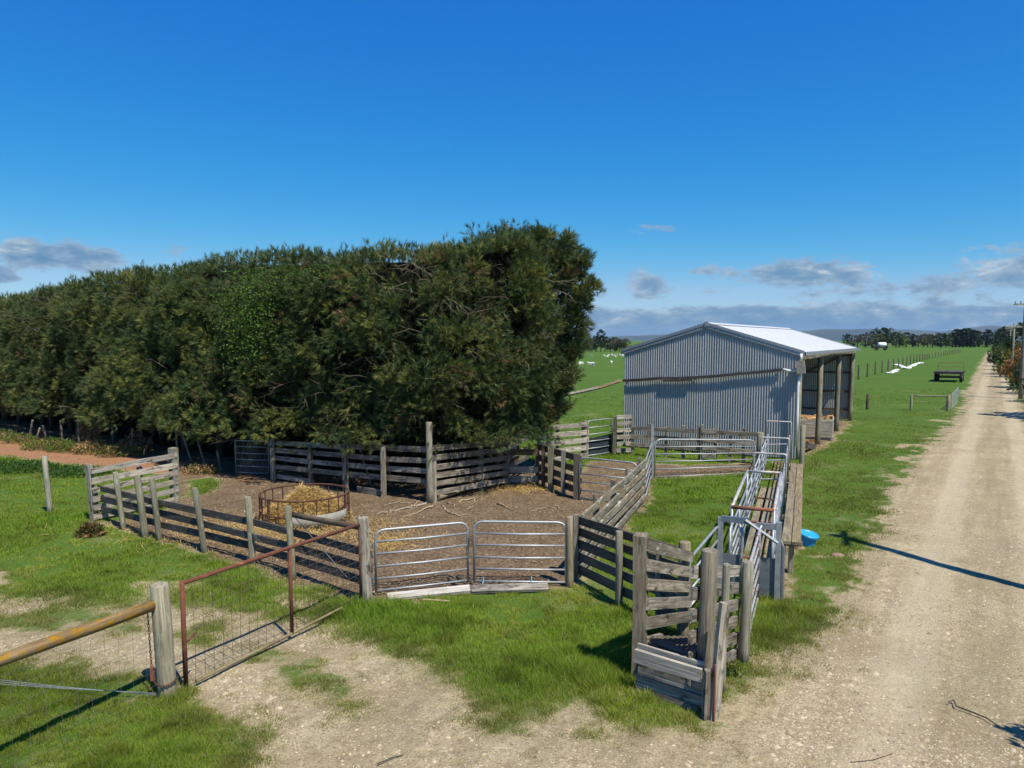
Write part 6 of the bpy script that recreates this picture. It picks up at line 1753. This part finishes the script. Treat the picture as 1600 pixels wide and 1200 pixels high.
def wrap():
    for (pts, w, lbl) in (([(1386, 584), (1392, 583), (1398, 580), (1402, 578)], .9, 'short piece of white plastic wrap crumpled in the grass'),
                          ([(1396, 571), (1404, 570), (1409, 573), (1413, 576), (1420, 575), (1426, 572), (1432, 569), (1440, 567)], 1.1, 'long crumpled strip of white plastic wrap in the grass')):
        P = [gp(*p) for p in pts]; fine = []
        for a, b in zip(P, P[1:]):
            for k in range(4): fine.append(a.lerp(b, k / 4))
        fine.append(P[-1]); m = MB(); nn = 7
        for i, p in enumerate(fine):
            for j in range(nn):
                f = j / (nn - 1) - .5; m.v.append(tuple(p + Vector((random.uniform(-.2, .2), f * w * 1.5 * random.uniform(.3, 1.2), .04 + .16 * (1 - 4 * f * f) * random.uniform(.3, 1)))))
        for i in range(len(fine) - 1):
            for j in range(nn - 1): m.f.append((i * nn + j, (i + 1) * nn + j, (i + 1) * nn + j + 1, i * nn + j + 1))
        o = m.build('plastic_wrap', M_['wrap'], at_origin=P[0]); o.modifiers.new('t', 'SOLIDIFY').thickness = .02; tag(o, lbl, 'plastic')
wrap()

def sheep():
    # one body: trunk, neck, head and legs skinned into a single surface
    def make():
        me = bpy.data.meshes.new('sheep_body')
        v = [(0, 0, .62), (-.32, 0, .63), (.30, 0, .63), (.48, 0, .78), (.58, 0, .90), (.74, 0, .82), (.26, .12, .35), (.27, .12, .02), (.26, -.12, .35), (.27, -.12, .02), (-.34, .12, .36), (-.33, .12, .02), (-.34, -.12, .36), (-.33, -.12, .02), (-.46, 0, .55)]
        ed = [(0, 1), (0, 2), (2, 3), (3, 4), (4, 5), (2, 6), (6, 7), (2, 8), (8, 9), (1, 10), (10, 11), (1, 12), (12, 13), (1, 14)]
        rad = [.27, .26, .24, .15, .10, .06, .07, .04, .07, .04, .08, .04, .08, .04, .06]
        me.from_pydata(v, ed, []); o = bpy.data.objects.new('sheep_tmp', me); COL.objects.link(o)
        sm = o.modifiers.new('skin', 'SKIN')
        for i, r in enumerate(rad): me.skin_vertices[0].data[i].radius = (r, r)
        me.skin_vertices[0].data[0].use_root = True
        o.modifiers.new('sub', 'SUBSURF').levels = 1
        dg = bpy.context.evaluated_depsgraph_get(); res = bpy.data.meshes.new_from_object(o.evaluated_get(dg)); bpy.data.objects.remove(o)
        res.materials.clear(); res.materials.append(M_['wool']); return res
    body = make()
    spots = [(894, 558), (898, 557.5), (902, 557), (924, 558), (944, 558), (951, 557), (956, 556.5), (960, 557), (964, 556.5), (969, 557), (973, 557.5), (906, 571.5), (909, 570.5), (921, 571), (924, 571.5), (927, 572), (955, 569), (961, 559), (949, 559)]
    cnt = [0, 0]
    for i, (px, py) in enumerate(sorted(spots)):
        b = gp(px, py); o = link('sheep', body); o.location = b; o.rotation_euler = (0, 0, random.uniform(0, 6.28)); s = .62; o.scale = (s, s, s)
        q = int(py > 565); tag(o, 'white sheep grazing in the %s flock, %s from the hedge towards the shed' % (('farther', 'nearer')[q], ORD[cnt[q]]), 'sheep', '%s sheep in the paddock' % ('farther', 'nearer')[q]); cnt[q] += 1
sheep()

def far_cart():
    c = gp(1374, 547.5); t = thing('tank_cart', 'dark cart with a white tank far out in the paddock', 'cart', c)
    m = MB(); m.box(c + Z * 1.1, (5.5, 2.4, .5)); m.box(c + Vector((-1.5, 0, 1.6)), (2.6, 2.2, .6)); m.build('chassis', M_['blacksteel'], t)
    for sx in (-1.7, 1.7): MB().tube([c + Vector((sx, -1.3, .75)), c + Vector((sx, -.9, .75))], .75, 14).build('wheel', M_['rubber'], t)
    MB().tube([c + Vector((-.6, 0, 2.3)), c + Vector((-.3, 0, 2.3)), c + Vector((2.3, 0, 2.3)), c + Vector((2.6, 0, 2.3))], [.5, .85, .85, .5], 14).build('tank', M_['wrap'], t, smooth=True)
far_cart()

def hills():
    m, n, b, out = mat_new('distant_hill_country')
    geo = n.new('ShaderNodeNewGeometry'); f = n.noise(n.mapping(geo.outputs['Position'], (.0016, .0016, .006)), 1.0, 6.0, .65)
    n.put(b.inputs['Base Color'], n.mix(n.ramp(f, [(.42, 0.0), (.58, 1.0)]), (.014, .024, .014), (.045, .058, .026))); b.inputs['Roughness'].default_value = .95
    N = 420; az = np.linspace(-1.15, 1.15, N); px = CX + FPX * np.tan(az)
    prof = np.interp(px, [-3000, -400, 300, 800, 900, 980, 1040, 1200, 1290, 1340, 1400, 1440, 1470, 1500, 1530, 1560, 1600, 1700, 2400, 4500],
                         [8, 10, 6, 2, 3, 8, 10, 14, 16.5, 16, 15.5, 13, 12, 15, 17.5, 18, 15, 17, 12, 9])
    rows = [(7600, 0.0), (8100, .35), (8600, .75), (9000, 1.0), (9500, .7), (10400, 0.0)]
    V = []
    for (D, f_) in rows:
        rough = (fbm(az * 40, az * 0 + D * .002, o=4, seed=5) - .5)
        h = (prof / FPX * 9000 / np.cos(az) * .85 + 4) * f_ * (1 + .22 * rough) + (0 if f_ else -6)
        V.append(np.stack([np.sin(az) * D, np.cos(az) * D, h], 1))
    V = np.stack(V, 1).reshape(-1, 3); k = len(rows); Q = []
    for i in range(N - 1):
        for j in range(k - 1): Q.append((i * k + j, (i + 1) * k + j, (i + 1) * k + j + 1, i * k + j + 1))
    o = link('hills', mesh_np('hills', V, np.array(Q), m, smooth=True)); o['kind'] = 'structure'
hills()

# ---------------------------------------------------------------- air
def haze():
    m = bpy.data.materials.new('thin_haze'); m.use_nodes = True; n = NT(m.node_tree)
    out = n.new('ShaderNodeOutputMaterial'); v = n.new('ShaderNodeVolumePrincipled')
    v.inputs['Color'].default_value = (.50, .72, 1.0, 1); v.inputs['Density'].default_value = 0.5e-4; v.inputs['Anisotropy'].default_value = 0.1
    n.l.new(v.outputs[0], out.inputs['Volume'])
    mb = MB(); mb.box((0, 5800, 88), (25000, 13200, 178))
    o = mb.build('haze', m); o['kind'] = 'stuff'
    tag(o, 'thin blue haze in the air towards the distant hills', 'haze')
haze()
